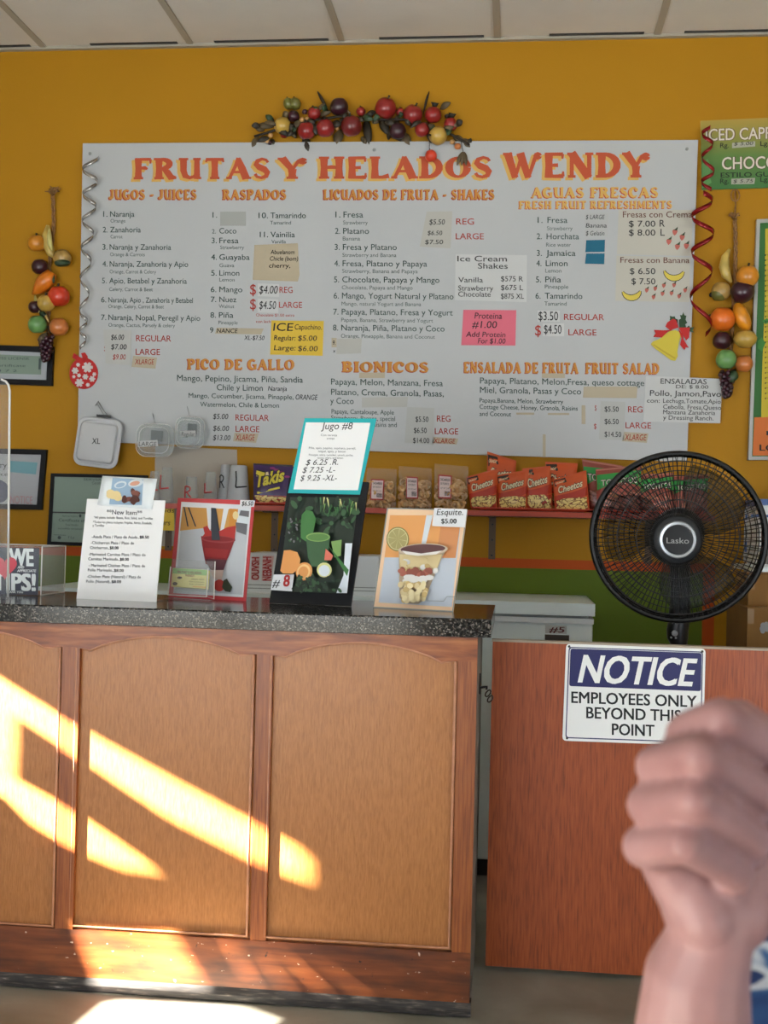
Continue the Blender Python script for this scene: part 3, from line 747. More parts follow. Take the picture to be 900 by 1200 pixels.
def drawn_berries(parent, pts, r):
    m = MB()
    for x, y in pts:
        ink(m, PB, [(x-r, y-r*.5), (x-r*.4, y-r), (x+r*.6, y-r), (x+r, y-r*.3), (x+r*.5, y+r*.7), (x-.2*r, y+r*1.3), (x-r*.8, y+.5*r)], .0031, 0)
        ink(m, PB, [(x-r*.7, y-r*.8), (x, y-r*1.1), (x+r*1.1, y-r*2), (x+r*.8, y-r*.6)], .0034, 1)
    m.build('drawn_strawberry', [M_berry, M_leaf], parent)
drawn_berries(fc, [(784, 283), (791, 272), (799.5, 278), (794, 289), (804.5, 288)], 3.2)
fb = card('menu_note', 'ivory Fresas con Banana note with two drawn bananas', 'note', [(722.5, 299.5), (809, 302), (808, 354), (721, 352.5)], M_card, [('Fresas con Banana', 727, 308, 808, 6.5, None, MW('brown_marker', (96, 44, 30))), ('$ 6.50', 738, 321, 768, 7), ('$ 7.50', 740, 333, 768, 7)], shear=0)
m = MB()
def drawn_banana(m, cx, cy, r, a0, a1):
    p = [(cx+r*math.cos(math.radians(a0+(a1-a0)*i/9)), cy+r*math.sin(math.radians(a0+(a1-a0)*i/9))) for i in range(10)]
    w = [1.2, 3.5, 5, 6, 6.2, 6, 5.5, 4.5, 3, 1.2]
    stroke(m, PB, p, [q+1.6 for q in w], .0031, 0); stroke(m, PB, p, w, .0034, 1)
drawn_banana(m, 790, 314, 12, 20, 165); drawn_banana(m, 740, 338, 11, 15, 160)
m.build('drawn_banana', [M_hand, MW('banana_yellow', (226, 204, 84))], fb)
drawn_berries(fb, [(758, 340), (768, 338), (778, 334.5), (766, 348), (776.5, 344), (787, 343.5), (796, 347), (803, 340), (790, 334)], 2.4)
card('menu_note', 'white handwritten Ensaladas paper hanging off the board right edge', 'note', [(757, 440.5), (846.5, 444), (844, 496), (754, 494)], M_wcard, [('ENSALADAS', 774, 449.5, 828, 6), ('DE: $ 8.00', 792, 455, 830, 4), ('Pollo, Jamon,Pavo', 761.5, 463.5, 845, 6.5), ('con:', 758, 471.5, 773, 5), ('Lechuga,Tomate,Apio', 777, 472, 844.5, 5), ('Cebolla, Fresa,Queso', 777, 479, 845, 5), ('Manzana Zanahoria', 777, 485.5, 838, 5), ('y Dressing Ranch.', 777, 491.5, 836, 5)], off=.004, shear=.05)
card('price_card', 'white strip of juice prices left of REGULAR under Jugos list', 'price card', [(121, 386), (154, 387), (153, 428), (124, 426)], MW('grey_card2', (192, 192, 188)), [('$6.00', 130, 398, 145), ('$7.00', 130, 409, 148), ('$9.00', 132, 421, 147, None, None, M_hr)])
card('price_card', 'small card reading $4.00 beside Mango on the board', 'price card', box4(302, 332, 327, 347, 1), M_wcard, [('$4.00', 303.5, 344, 325, 9)])
card('price_card', 'small card reading $4.50 beside Nuez on the board', 'price card', box4(302, 350, 326, 366, 1), M_wcard, [('$4.50', 303.5, 362, 323, 9)])
card('price_card', 'pale price card under the BIONICOS description', 'price card', [(477, 477), (509, 478), (508, 521), (474, 519)], MW('grey_card3', (186, 187, 184)), [('$5.50', 487, 494, 502), ('$6.50', 485, 507.5, 500), ('$14.00', 484, 519, 503)], shear=0)
card('price_card', 'pale price card under the fruit salad description', 'price card', [(704, 470), (733, 471), (731, 516), (702, 515)], MW('grey_card3', (186, 187, 184)), [('$5.50', 708.5, 482.5, 725), ('$6.50', 708.5, 497, 725), ('$14.50', 708.5, 512, 728)], shear=0)
card('price_card', 'small card reading $3.50 under Tamarindo on the board', 'price card', box4(630, 364, 656, 377), M_wcard, [('$3.50', 631, 375, 654, 10)], shear=0)
card('price_card', 'small card reading $4.50 under Aguas Frescas REGULAR price', 'price card', box4(636, 379, 661, 394), M_wcard, [('$4.50', 637.5, 391, 658, 10)], shear=0)
card('size_tape', 'tan tape strip reading XLARGE under juice LARGE price', 'tape', [(156, 417), (184, 419), (182, 432), (154, 430)], M_tape, [('XLARGE', 158, 427, 180, 6, None, M_hr)])
card('size_tape', 'tan tape strip reading XLARGE under Pico de Gallo prices', 'tape', [(275, 507), (303, 508), (300, 519), (273, 517)], M_tape, [('XLARGE', 276, 516, 298, 7, None, M_hr)])
card('size_tape', 'tan tape strip reading XLARGE under Bionicos prices', 'tape', [(508, 512), (537, 514), (535, 521), (506, 519)], M_tape, [('XLARGE', 508, 519, 533, 5.5, None, M_hr)])
card('size_tape', 'tan tape strip reading XLARGE under fruit salad prices', 'tape', [(731, 506), (760, 508), (758, 519), (729, 517)], M_tape, [('XLARGE', 732, 516, 757, 7, None, M_hr)])
card('name_tape', 'long tape strip reading NANCE on the Raspados list', 'tape', [(254, 384), (309, 385), (306, 392), (252, 391)], M_tape, [('NANCE', 254, 390, 278, 5)])
card('number_tape', 'small tape square with a nine under the Shakes list', 'tape', box4(388.5, 396, 394.5, 407), M_tape, [('9.', 389.5, 404, 393, 5)])
card('paper_patch', 'upper dark teal patch beside Horchata', 'patch', [(687, 281.5), (709, 281), (708.5, 295), (686, 295.5)], M_teal)
card('paper_patch', 'lower dark teal patch beside Jamaica', 'patch', [(687, 297), (708.5, 297), (708, 309.5), (685.5, 309)], M_teal)
card('paper_patch', 'grey patch over the first Raspados flavour', 'patch', box4(258, 248, 288, 264.5), MW('grey_patch', (170, 172, 168)))
card('paper_patch', 'blank pale patch beside the nine on the Shakes list', 'patch', [(395, 397), (424, 396.5), (423, 414), (394, 415)], M_white_tape)
card('tape_strip', 'short tan tape strip just under the BIONICOS heading', 'tape', box4(421, 436.5, 451, 443), M_tape)
card('tape_strip', 'pale tape strip right of y Coco', 'tape', [(424, 466), (478, 465), (477, 477), (424, 477.5)], M_white_tape)
card('tape_strip', 'wide tan tape strip right of Pasas y Coco', 'tape', [(684, 453), (747, 453), (746, 466.5), (683, 466)], M_tape)
card('tape_strip', 'short tan tape strip under FRUTA heading', 'tape', box4(635, 437.5, 662, 443), M_tape)
card('tape_strip', 'upright tan tape strip left of fruit salad prices', 'tape', box4(681.5, 475, 686, 497), M_tape)
card('tape_strip', 'upright tan tape strip at board lower edge above snack bags', 'tape', box4(636, 509, 639.5, 536), M_tape)
card('tape_strip', 'small tan tape dash under and Coconut', 'tape', box4(605, 483.5, 626, 486), M_tape)
card('tape_strip', 'second tan tape dash under fruit salad description', 'tape', box4(642, 484, 667, 486.3), M_tape)
card('menu_note', 'three-line black note beside Fresa on the drinks list', 'note', [(685, 250), (713, 250), (712, 277), (685, 277)], MW('near_board_card', (190, 191, 190)), [('$ LARGE', 686.5, 256.5, 708, 5), ('Banana', 686.5, 266.5, 711, 5), ('$ Gelatin', 686.5, 275.5, 708, 5)], th=.0006, off=.0018)

# ---- cut-out decorations on the board
on = thing('ornament_cutout', 'red round paper ornament with white snowflakes on board left edge', 'ornament', PB.px(98, 456, .004))
M_orn = MW('ornament_red', (196, 34, 32))
sheet(MB(), PB, ell(98, 437.5, 16.8, 18.5, 28), .004, .002).build('disc', M_orn, on)
m = MB(); sheet(m, PB, [(97, 420), (91, 423), (84.5, 419), (86.5, 413.5), (93, 418)], .0045, .0015); m.build('bow_loop', M_orn, on)
m = MB(); sheet(m, PB, [(97, 420), (103, 418), (99.5, 413), (95, 414)], .0052, .0012); sheet(m, PB, [(98, 420), (104, 422), (101, 415)], .0047, .0012); m.build('bow_loop', M_orn, on)
def flake(m, cx, cy, r):
    for k in range(6):
        a = k*60; c, s = math.cos(math.radians(a)), math.sin(math.radians(a))
        stroke(m, PB, [(cx, cy), (cx+c*r*.65, cy+s*r*.65), (cx+c*r, cy+s*r)], [r*.4, r*.62, r*.5], .0052+.00005*k)
for i, (x, y, r) in enumerate(((102.5, 430.5, 6.2), (88, 434.5, 4), (91.5, 427.5, 2.4), (93, 448.5, 5), (92.5, 440, 2.4), (100, 441.5, 3.4), (108, 444, 3.6), (110.5, 438.5, 2.4), (103, 451, 2.4), (86.5, 441.5, 2))):
    m = MB(); flake(m, x, y, r); m.build('snowflake', MW('snow_white', (214, 206, 204)), on)
bl = thing('bell_cutout', 'yellow paper bell with red bow and holly on board right edge', 'ornament', PB.px(785, 422, .004))
def bx(x, y): return (740+x/8.18, 355+y/8.18)
sheet(MB(), PB, [bx(*p) for p in ((185, 395), (205, 370), (270, 345), (320, 305), (365, 270), (420, 260), (455, 275), (472, 320), (455, 385), (440, 470), (445, 510), (420, 555), (380, 550), (300, 490), (230, 440))], .006, .0015).build('bell', MW('bell_yellow', (216, 196, 66)), bl)
ink(MB(), PB, [bx(*p) for p in ((205, 405), (215, 395), (300, 450), (405, 515), (425, 525), (415, 538), (300, 470))], .0066).build('bell_rim', MW('bell_shade', (196, 170, 52)), bl)
def rib(pts): return sheet(MB(), PB, [bx(*p) for p in pts], .0085, .0015).build('ribbon', M_orn, bl)
rib([(370, 262), (450, 235), (430, 165), (400, 150), (345, 185), (325, 225)])
rib([(450, 235), (560, 235), (552, 330), (525, 360), (495, 310)])
rib([(400, 258), (300, 262), (215, 258), (232, 292), (208, 325), (290, 332), (350, 275)])
sheet(MB(), PB, [bx(*p) for p in ((450, 250), (490, 300), (500, 350), (550, 430), (520, 425), (508, 452), (465, 400), (480, 340))], .0072, .0012).build('ribbon', M_orn, bl)
def holly(pts): return sheet(MB(), PB, [bx(*p) for p in pts], .004, .0015).build('holly_leaf', MW('holly_green', (44, 74, 44)), bl)
holly([(460, 240), (455, 160), (475, 150), (465, 115), (485, 118), (497, 88), (508, 118), (527, 122), (518, 160), (535, 190), (515, 205), (525, 232)])
holly([(440, 190), (365, 165), (370, 150), (368, 122), (395, 132), (415, 128), (422, 150), (445, 158)])
holly([(530, 235), (550, 215), (562, 235), (600, 232), (585, 262), (600, 285), (575, 278), (550, 270)])
# ------------------------------------------------------------------ fruit decorations on the wall
def fm(n, c, r=.28, var=.18, vs=25): return mat(n, c, KW, r, var=var, vscale=vs, coat=.2)
F_red = fm('apple_red', (150, 36, 34)); F_dkred = fm('apple_dark_red', (116, 30, 30)); F_plum = fm('plum_skin', (58, 22, 34)); F_yel = fm('golden_fruit', (196, 158, 70)); F_or = fm('orange_skin', (232, 112, 26))
F_peach = fm('peach_skin', (204, 120, 60)); F_green = fm('green_fruit', (112, 160, 92)); F_olive = fm('olive_pear', (112, 110, 50)); F_ban = fm('banana_skin', (206, 176, 92)); F_mango = fm('mango_skin', (222, 142, 30)); F_tom = fm('tomato_skin', (212, 62, 34))
F_dark = fm('dark_leaf', (50, 42, 30), .6); F_leaf = fm('dry_leaf', (98, 82, 56), .7); F_gleaf = fm('green_leaf', (48, 72, 44), .5); F_berry = fm('tan_berry', (206, 158, 98)); F_stem = fm('twig', (46, 34, 22), .8); F_raf = fm('raffia', (150, 108, 62), .9, .3, 80)
F_tan = fm('tan_fruit', (176, 140, 74)); F_seed = fm('cut_flesh', (206, 196, 120))
SCL = 4.6/FL
def apple(name, x, y, r, m, root, yd=None, ax=(0, -.3, 1), tall=1.0, stemd=True, sq=1.0):
    R_ = r*SCL; c = W(x, y, (yd or 4.66)-R_*1.02)
    prof = []
    for i in range(13):
        t = math.pi*i/12
        rr_ = math.sin(t)*(1+.06*math.cos(t)); h = -math.cos(t)*tall
        if i in (0, 12): h *= .82
        if i in (1, 11): h *= .93
        prof.append((R_*rr_*sq, R_*h))
    prof[0] = (0, prof[0][1]); prof[-1] = (0, prof[-1][1])
    o = MB().lathe(prof, c, ax, 18).build(name, m, root, True)
    if stemd:
        a = Vector(ax).normalized()
        MB().tube([c+a*R_*.8*tall, c+a*R_*1.15*tall+Vector((.003, 0, 0))], [R_*.06+.0008, R_*.09+.001], 6).build('stem', F_stem, o, True)
    return o
def leaf(x0, y0, x1, y1, w, m, root, yd=4.655, name='leaf', curl=.012):
    a = W(x0, y0, yd-.006); b = W(x1, y1, yd-.006-curl); d = b-a; L = d.length
    side = d.cross(Vector((0, 1, 0))).normalized(); w = w*SCL
    def f(u, v):
        t = v; ww = w*math.sin(math.pi*min(1, t*.92+.04))**.8*(1-.25*t)
        s = (u-.5)*2
        return a + d*t + side*(s*ww/2) + Vector((0, -math.sin(math.pi*t)*curl + abs(s)*ww*.22 - .001, 0))
    o = MB().grid(f, 5, 9).build(name, m, root, True)
    md = o.modifiers.new('thickness', 'SOLIDIFY'); md.thickness = .0012
    return o
gar = thing('fruit_garland', 'long garland of red apples, plums and leaves above the menu board', 'garland', W(425, 160, 4.655))
# woody spine that carries the fruit
MB().tube([W(x, y, 4.624) for x, y in ((298, 160), (312, 156), (330, 150), (360, 142), (400, 136), (440, 140), (480, 140), (510, 150), (530, 158), (550, 170))], .005, 6).build('vine', F_stem, gar, True)
for a in (('apple', 411.7, 147.5, 12.6, F_dkred, 4.635), ('apple', 381, 150, 11, F_red, 4.64), ('apple', 359, 153, 10.7, F_red, 4.64), ('apple', 452, 126.5, 12.7, F_red, 4.645), ('apple', 484, 134, 11.6, F_red, 4.64), ('apple', 494.5, 152, 8.6, F_red, 4.63), ('apple', 368, 132.5, 7.8, F_red, 4.64),
          ('apple', 469, 131, 5, F_red, 4.63), ('apple', 423, 130.5, 5.6, F_red, 4.64), ('apple', 333, 157, 5, F_red, 4.65)):
    apple(*a[:5], gar, a[5], ax=(random.uniform(-.4, .4), -.5, 1))
for x, y, r_, yd in ((397.5, 125, 11, 4.648), (344, 136, 7.2, 4.64), (466, 153.5, 10, 4.635), (357, 131, 3.3, 4.63)): apple('plum', x, y, r_, F_plum, gar, yd, stemd=False)
for x, y, r_ in ((507.5, 134.5, 10), (528, 145.5, 8.2)):
    o = apple('pomegranate', x, y, r_, F_red, gar, 4.645, stemd=False)
    c = W(x+1, y-r_*.8, 4.645-r_*SCL)
    MB().lathe([(.006, 0), (.012, .012), (.016, .02), (.01, .012), (.0, .004)], c, (.2, -.3, 1), 8).build('crown', F_dark, o, True)
apple('golden_apple', 331, 147.5, 10.2, F_yel, gar, 4.64, ax=(-1, -.6, -.1)); apple('golden_apple', 513, 159, 10.8, F_yel, gar, 4.632, ax=(-1, -.6, -.1))
for x, y, r_ in ((338, 121.5, 6.3), (346, 121.5, 6.6)): apple('pear', x, y, r_, F_olive, gar, 4.65, ax=(-.3, -.2, 1), tall=1.15)
for x, y in ((354, 140.3), (360, 139.8), (396, 143.7), (395, 149.5), (530, 166.3), (317, 158.5), (313, 165)): apple('berry', x, y, 3, F_berry, gar, 4.625, stemd=False)
apple('berry', 316, 167, 3, F_plum, gar, 4.63, stemd=False); apple('berry', 536.5, 171.5, 4, F_peach, gar, 4.63, stemd=False)
o = apple('hanging_fruit', 505, 182.5, 7, F_tom, gar, 4.632, ax=(-.3, -.2, 1), tall=1.05)
MB().tube([W(503, 160, 4.62), W(503.3, 177, 4.62)], .0012, 5).build('thread', F_stem, gar)
for a in ((357, 160, 362, 179.5, 13, F_dark), (372, 107, 385, 131, 4.5, F_stem), (374, 135, 388, 131, 9, F_leaf), (399, 152, 394, 171, 14, F_leaf), (429, 139, 433, 173, 12, F_dark), (425, 137, 437, 136, 7, F_leaf), (424, 160, 430, 170, 8, F_leaf), (321, 148, 299, 148, 9, F_leaf),
          (310, 152, 299, 150, 10, F_leaf), (303, 160, 295, 174, 9, F_leaf), (317, 163, 322, 170, 7, F_dark), (340, 150, 347, 162, 9, F_leaf), (446, 140, 455, 158, 12, F_dark), (458, 150, 470, 165, 13, F_dark), (470, 155, 481, 172, 14, F_leaf), (450, 140, 461, 143, 8, F_leaf),
          (503, 107, 496, 134, 3.5, F_stem), (516, 128, 528, 120, 9, F_leaf), (531, 160, 544, 166, 9, F_leaf), (540, 163, 552, 174, 12, F_leaf), (548, 172, 552, 162, 7, F_dark), (464, 145, 466, 135, 6, F_leaf), (505, 148, 494, 146, 8, F_leaf), (455, 164, 458, 152, 7, F_dark), (400, 128, 411, 133, 6, F_leaf)):
    leaf(*a[:6], gar)
rl = random.Random(3)
for k in range(46):
    t = k/45; x = 305+235*t; y = 152-18*math.sin(math.pi*t)+rl.uniform(-9, 12); an = rl.uniform(0, 6.28); L = rl.uniform(8, 15)
    leaf(x, y, x+L*math.cos(an), y+L*.9*math.sin(an)+2, rl.uniform(6, 11), [F_dark, F_leaf, F_dark, F_gleaf][k % 4], gar, rl.uniform(4.600, 4.628))
for dx in (-3, 0, 3): leaf(543+dx*.4, 178, 541+dx*1.8, 194, 6, F_leaf, gar, 4.63, 'dry_pod', .008)
MB().tube([W(540, 165, 4.62), W(543, 179, 4.625)], .0014, 5).build('thread', F_stem, gar)

def curve_fruit(name, pts, rs, m, root, yd=4.64):
    P_ = [W(x, y, yd-max(rs)*SCL) for x, y in pts]
    return MB().tube(P_, [max(.0008, r_*SCL) for r_ in rs], 10).build(name, m, root, True)
def grapes(name, x, y, w, h, root, yd=4.64, mtl=F_plum):
    m = MB(); R_ = 3.3
    for k in range(34):
        t = (k+.5)/34; ph = k*2.39996; rad = w/2*(1-.65*t)*.8
        c = W(x+math.cos(ph)*rad, y-h/2+t*h, yd-.028+math.sin(ph)*rad*SCL*.8)
        m.ball(c, R_*SCL, n=8)
    return m.build(name, mtl, root, True)
def raffia(root, pts, r, knot):
    m = MB()
    for k in range(3):
        P_ = []
        for i in range(25):
            t = i/24*(len(pts)-1); j = min(int(t), len(pts)-2); q = Vector(pts[j]).lerp(Vector(pts[j+1]), t-j)
            a = i*1.25+k*2.094
            P_.append(W(q.x+math.cos(a)*1.7, q.y, 4.648+math.sin(a)*.006))
        m.tube(P_, r, 5)
    m.build('braid', F_raf, root, True)
    m = MB()
    for k in range(9):
        a = math.radians(-160+k*17); L = random.uniform(6, 12)
        x, y = knot
        m.tube([W(x, y+3, 4.645), W(x+math.cos(a)*L*.6, y+math.sin(a)*L*.6, 4.64-.01*(k % 3)), W(x+math.cos(a)*L+random.uniform(-1, 1), y+math.sin(a)*L*.8+1, 4.64-.015*(k % 2))], [.003, .0035, .002], 5)
    m.build('frayed_end', F_raf, root, True)
s1 = thing('fruit_string', 'hanging string of glazed fruit on the yellow wall left of the board', 'fruit string', W(54, 425, 4.655), 'hanging fruit strings')
raffia(s1, [(62, 226), (63, 265), (58, 310), (57, 350), (56, 400)], .0035, (62, 226))
apple('golden_apple', 43, 285, 10.6, fm('golden_orange', (212, 136, 40)), s1, 4.65)
o = curve_fruit('avocado_slice', [(56, 264), (55, 276), (56, 288), (60, 297), (66, 303)], [2, 5.6, 6.4, 5, 1.5], F_ban, s1, 4.645)
curve_fruit('cut_face', [(58, 268), (57.5, 277), (58.5, 286), (61, 294)], [1, 2.8, 3, 1], F_seed, o, 4.612)
o = apple('squash', 73, 302, 10.8, F_tan, s1, 4.65, stemd=False)
apple('squash_base', 73, 308, 9, F_gleaf, o, 4.632, stemd=False, tall=.55, sq=1.05)
apple('plum', 46.5, 312.5, 9.8, F_plum, s1, 4.65, stemd=False)
curve_fruit('mango', [(61, 319), (57, 326), (50, 333), (44, 340), (38, 345)], [6, 10, 10, 6.5, 1], fm('mango_orange', (226, 124, 30)), s1, 4.645)
leaf(58, 318, 63, 332, 11, F_gleaf, s1, 4.62)
o = apple('tomato', 69, 347, 13.2, F_tom, s1, 4.65)
leaf(62, 336, 70, 349, 7, F_dark, s1, 4.6); leaf(64, 338, 66, 350, 5, F_gleaf, s1, 4.6)
apple('plum', 41, 359.5, 8, F_plum, s1, 4.655, stemd=False); leaf(41, 346, 47, 368, 6, F_seed, s1, 4.645)
apple('golden_apple', 54, 355, 10.6, F_yel, s1, 4.63)
apple('green_apple', 44, 380, 11.5, F_green, s1, 4.65, stemd=False); apple('peach', 69, 383, 11.5, F_peach, s1, 4.65, stemd=False)
leaf(56, 382, 66, 393, 9, F_dark, s1, 4.63); leaf(46, 366, 56, 371, 8, F_gleaf, s1, 4.63); leaf(52, 365, 58, 378, 5, F_tan, s1, 4.63)
grapes('grape_bunch', 53.7, 408.5, 19, 28, s1)
leaf(55, 390, 46, 402, 10, F_leaf, s1, 4.615)
s2 = thing('fruit_string', 'hanging string of glazed fruit on the yellow wall right of the board', 'fruit string', W(858, 466, 4.655), 'hanging fruit strings')
MB().tube([W(861.5, 223, 4.65), W(862, 240, 4.645), W(861, 256, 4.65)], .003, 6).build('twine', F_raf, s2, True)
m = MB(); m.tube([W(861.5+5*math.cos(a), 229+7*math.sin(a), 4.643) for a in [i*math.pi/6 for i in range(12)]], .0025, 5, closed=True); m.build('hanging_loop', F_raf, s2, True)
raffia(s2, [(861, 256), (862, 290), (861, 330), (858, 380), (855, 440)], .004, (860, 254))
curve_fruit('banana', [(855, 292), (850, 301), (848.5, 312), (851, 322), (857, 331)], [1.5, 4.5, 6, 5.5, 1.5], F_ban, s2, 4.64)
apple('golden_apple', 876, 323.5, 12.8, fm('golden_orange', (212, 136, 40)), s2, 4.632)
o = apple('squash', 845, 341, 11, F_tan, s2, 4.65, stemd=False); apple('squash_base', 843, 344, 9, F_olive, o, 4.64, stemd=False); apple('stem', 834, 345.5, 3, F_dark, o, 4.63, stemd=False)
apple('plum', 870, 342, 12.8, F_plum, s2, 4.64, stemd=False, ax=(1, -.2, .5), tall=1.08)
apple('orange', 846.6, 374, 14.4, F_or, s2, 4.65, stemd=False); apple('stem_button', 832.5, 371.5, 3.4, F_dark, s2, 4.64, stemd=False)
curve_fruit('mango', [(864, 356), (866, 364), (870, 374), (874, 382), (876, 387)], [4, 8, 9, 7, 3], F_mango, s2, 4.635)
apple('plum', 846, 399, 10.6, F_plum, s2, 4.65, stemd=False)
curve_fruit('pepper', [(861, 400), (866, 398), (873, 397), (881, 398), (886, 399)], [4, 9.5, 10.5, 9.5, 4], F_yel, s2, 4.632)
apple('green_apple', 851, 421, 11.8, F_green, s2, 4.645, stemd=False); apple('peach', 872, 426, 10, F_peach, s2, 4.635, stemd=False)
leaf(862, 420, 869, 435, 10, F_dark, s2, 4.62)
grapes('grape_bunch', 852, 450, 20, 30, s2); leaf(862, 434, 856, 448, 13, F_gleaf, s2, 4.61)

# curled ribbons
def ribbon(name, label, path, amp, turns, w, material, yc, taper=1.0, ph=0.0):
    def f(u, v):
        t = v; n = len(path)-1; k = min(int(t*n), n-1); q = Vector(path[k]).lerp(Vector(path[k+1]), t*n-k)
        a = amp*(1-(1-taper)*t); th = ph+2*math.pi*turns*t
        c = W(q.x+math.cos(th)*a, q.y, yc+math.sin(th)*a*SCL*.9)
        s = (u-.5)*w*SCL
        return c + Vector((0, 0, s)) + Vector((math.cos(th)*.2*s, 0, 0))
    o = MB().grid(f, 3, int(turns*22)).build(name, material, None, True, loc=W(path[-1][0], path[-1][1], yc))
    md = o.modifiers.new('thickness', 'SOLIDIFY'); md.thickness = .0006
    return tag(o, label, 'ribbon', 'curled ribbons')
M_silver = mat('silver_ribbon', (176, 172, 168), KW, .18, metal=.75)
M_redrib = mat('red_foil_ribbon', (140, 22, 24), KW, .2, metal=.4)
ribbon('curled_ribbon', 'silver curled ribbon hanging down the board left edge', [(106, 185), (105, 240), (101, 300), (98, 370), (97, 410)], 9.5, 7.5, 5, M_silver, 4.598, .35, .3)
ribbon('curled_ribbon', 'short red curled ribbon on the green cappuccino sign', [(829, 149), (829, 170), (830, 200), (829, 222)], 6.5, 2.7, 5, M_redrib, 4.61, 1.2, 1.0)
ribbon('curled_ribbon', 'long red curled ribbon hanging at the board right edge', [(822, 226), (824, 270), (822, 320), (821, 392)], 13, 3.4, 6, M_redrib, 4.575, 1.0, -1.4)
MB_ = None

# ------------------------------------------------------------------ wall frames and posters
def framed(label, q, fw, paper, off=.0, depth=.018, rows=(), extra=None, name='framed_certificate', mt=M_black_frame, cat='framed certificate'):
    P_ = wallp(YW-depth)
    t = thing(name, label, cat, P_.px((q[2][0]+q[3][0])/2, max(q[2][1], q[3][1])), 'black framed papers on the left wall' if name == 'framed_certificate' else None)
    m = MB(); c = Vector((sum(p[0] for p in q)/4, sum(p[1] for p in q)/4))
    inn = []
    for i in range(4):
        p = Vector(q[i]); a = (Vector(q[i-1])-p).normalized(); b = (Vector(q[(i+1) % 4])-p).normalized()
        inn.append(tuple(p+(a+b)*fw))
    for i in range(4): sheet(m, P_, [q[i], q[(i+1) % 4], inn[(i+1) % 4], inn[i]], 0, depth-.0005)
    m.build('frame', mt, t)
    sheet(MB(), P_, inn, -.008, .004).build('mount', paper, t)
    return t, P_, inn
M_mount = MW('grey_mount', (176, 180, 186)); M_cert = MW('green_certificate', (132, 150, 136)); M_cprint = MW('certificate_print', (70, 84, 84)); M_pglass = clear_mat('picture_glass', (200, 205, 205), (.98, .98, .98), .10, .03)
t, P_, inn = framed('black framed green licence high on the left wall beside fruit string', [(-70, 402), (62.5, 406.5), (60.5, 452), (-72, 448)], 6.5, M_mount)
ink(MB(), P_, [(-55, 413), (49, 417.5), (48, 439), (-57, 436)], -.007).build('certificate', M_cert, t)
m = MB(); txt(m, P_, 'BUSINESS LICENSE', -20, 421, 34, 3, -.0065); txt(m, P_, 'City Tax Certificate', -45, 429, 30, 3, -.0065); txt(m, P_, '0 0 0 1 4 7 2', -40, 435, 20, 2.5, -.0065)
ink(m, P_, [(45.5, 420), (48, 420), (47.5, 433), (45, 433)], -.0065); m.build('print', M_cprint, t)
t, P_, inn = framed('black framed notice below the green licence at left', [(-70, 524), (54.5, 527), (48.5, 597.5), (-72, 595)], 6, MW('notice_paper', (196, 196, 200)))
m = MB(); txt(m, P_, 'every!', -14, 548, 10, 7, -.007); txt(m, P_, 'Customer Service', -60, 556, 9, 4, -.007); m.build('print', M_ink, t)
ink(MB(), P_, ell(-3, 576, 14, 14), -.0065).build('round_logo', MW('navy_logo', (60, 64, 104)), t)
m = MB(); txt(m, P_, 'NOTICE', 12, 590, 38, 9, -.0065); ink(m, P_, [(12, 540), (44, 542), (42, 556), (11, 553)], -.0066, 1); m.build('poster_print', [MW('pale_red', (206, 150, 150)), MW('reflection_teal', (120, 184, 196))], t)  # teal patch painted in for the window reflected in the glass
sheet(MB(), P_, inn, -.003, .002).build('glass', M_pglass, t)
t, P_, inn = framed('black framed pair of training certificates behind the New Item sign', [(59.5, 554.5), (172, 557), (170, 642), (55, 638.5)], 4, MW('cert_backing', (60, 60, 62)))
M_c2 = MW('mint_certificate', (140, 158, 146))
ink(MB(), P_, [(63.5, 558.5), (168, 560.5), (167, 601.5), (61.5, 599.5)], -.007).build('certificate', M_c2, t)
ink(MB(), P_, [(61.5, 601.2), (167, 603), (166, 637.5), (59.5, 635)], -.007).build('certificate', M_c2, t)
m = MB(); txt(m, P_, 'SERVSAFE', 98, 563, 125, 2.5, -.0065); txt(m, P_, 'Certificate of Achievement', 108, 567.5, 150, 3, -.0065); txt(m, P_, 'National Registry', 73, 605.5, 91, 2, -.0065); txt(m, P_, 'Certificate of Training', 69, 611, 120, 3.4, -.0065); txt(m, P_, 'Food Handler', 77, 616, 92, 2.4, -.0065); txt(m, P_, 'successfully completed the course', 68, 620, 110, 2, -.0065)
ink(m, P_, ell(69.5, 630, 2, 2, 12), -.0065); ink(m, P_, [(63, 626.5), (77, 627), (77, 627.5), (63, 627)], -.0065); txt(m, P_, 'f Lu', 80, 631, 87, 3, -.0065); ink(m, P_, ell(94, 604.5, 1.5, 2, 10), -.0065); m.build('print', M_cprint, t)

# right-hand signs
PI_ = wallp(YW-.006)
ic = thing('drinks_sign', 'green and yellow ICED CAPPUCCINO sign at the top right', 'sign', PI_.px(870, 222))
M_grad = bpy.data.materials.new('green_yellow_print'); M_grad.use_nodes = True
nt = M_grad.node_tree; p = nt.nodes['Principled BSDF']; p.inputs['Roughness'].default_value = .4
tc = nt.nodes.new('ShaderNodeTexCoord'); sp = nt.nodes.new('ShaderNodeSeparateXYZ'); nt.links.new(tc.outputs['Generated'], sp.inputs[0])
r = nt.nodes.new('ShaderNodeValToRGB'); nt.links.new(sp.outputs[2], r.inputs[0])
for i, (pos, c) in enumerate(((0.0, (60, 118, 58)), (.45, (96, 132, 62)), (1.0, (186, 154, 66)))):
    e = r.color_ramp.elements[i] if i < 2 else r.color_ramp.elements.new(pos)
    e.position = pos; e.color = [min(.9, lin(v)*KW) for v in c]+[1]
nt.links.new(r.outputs[0], p.inputs[0])
sheet(MB(), PI_, [(821, 141.5), (1016, 133), (1016, 216), (822.5, 222.5)], 0, .0055).build('sign_panel', M_grad, ic)
m = MB()
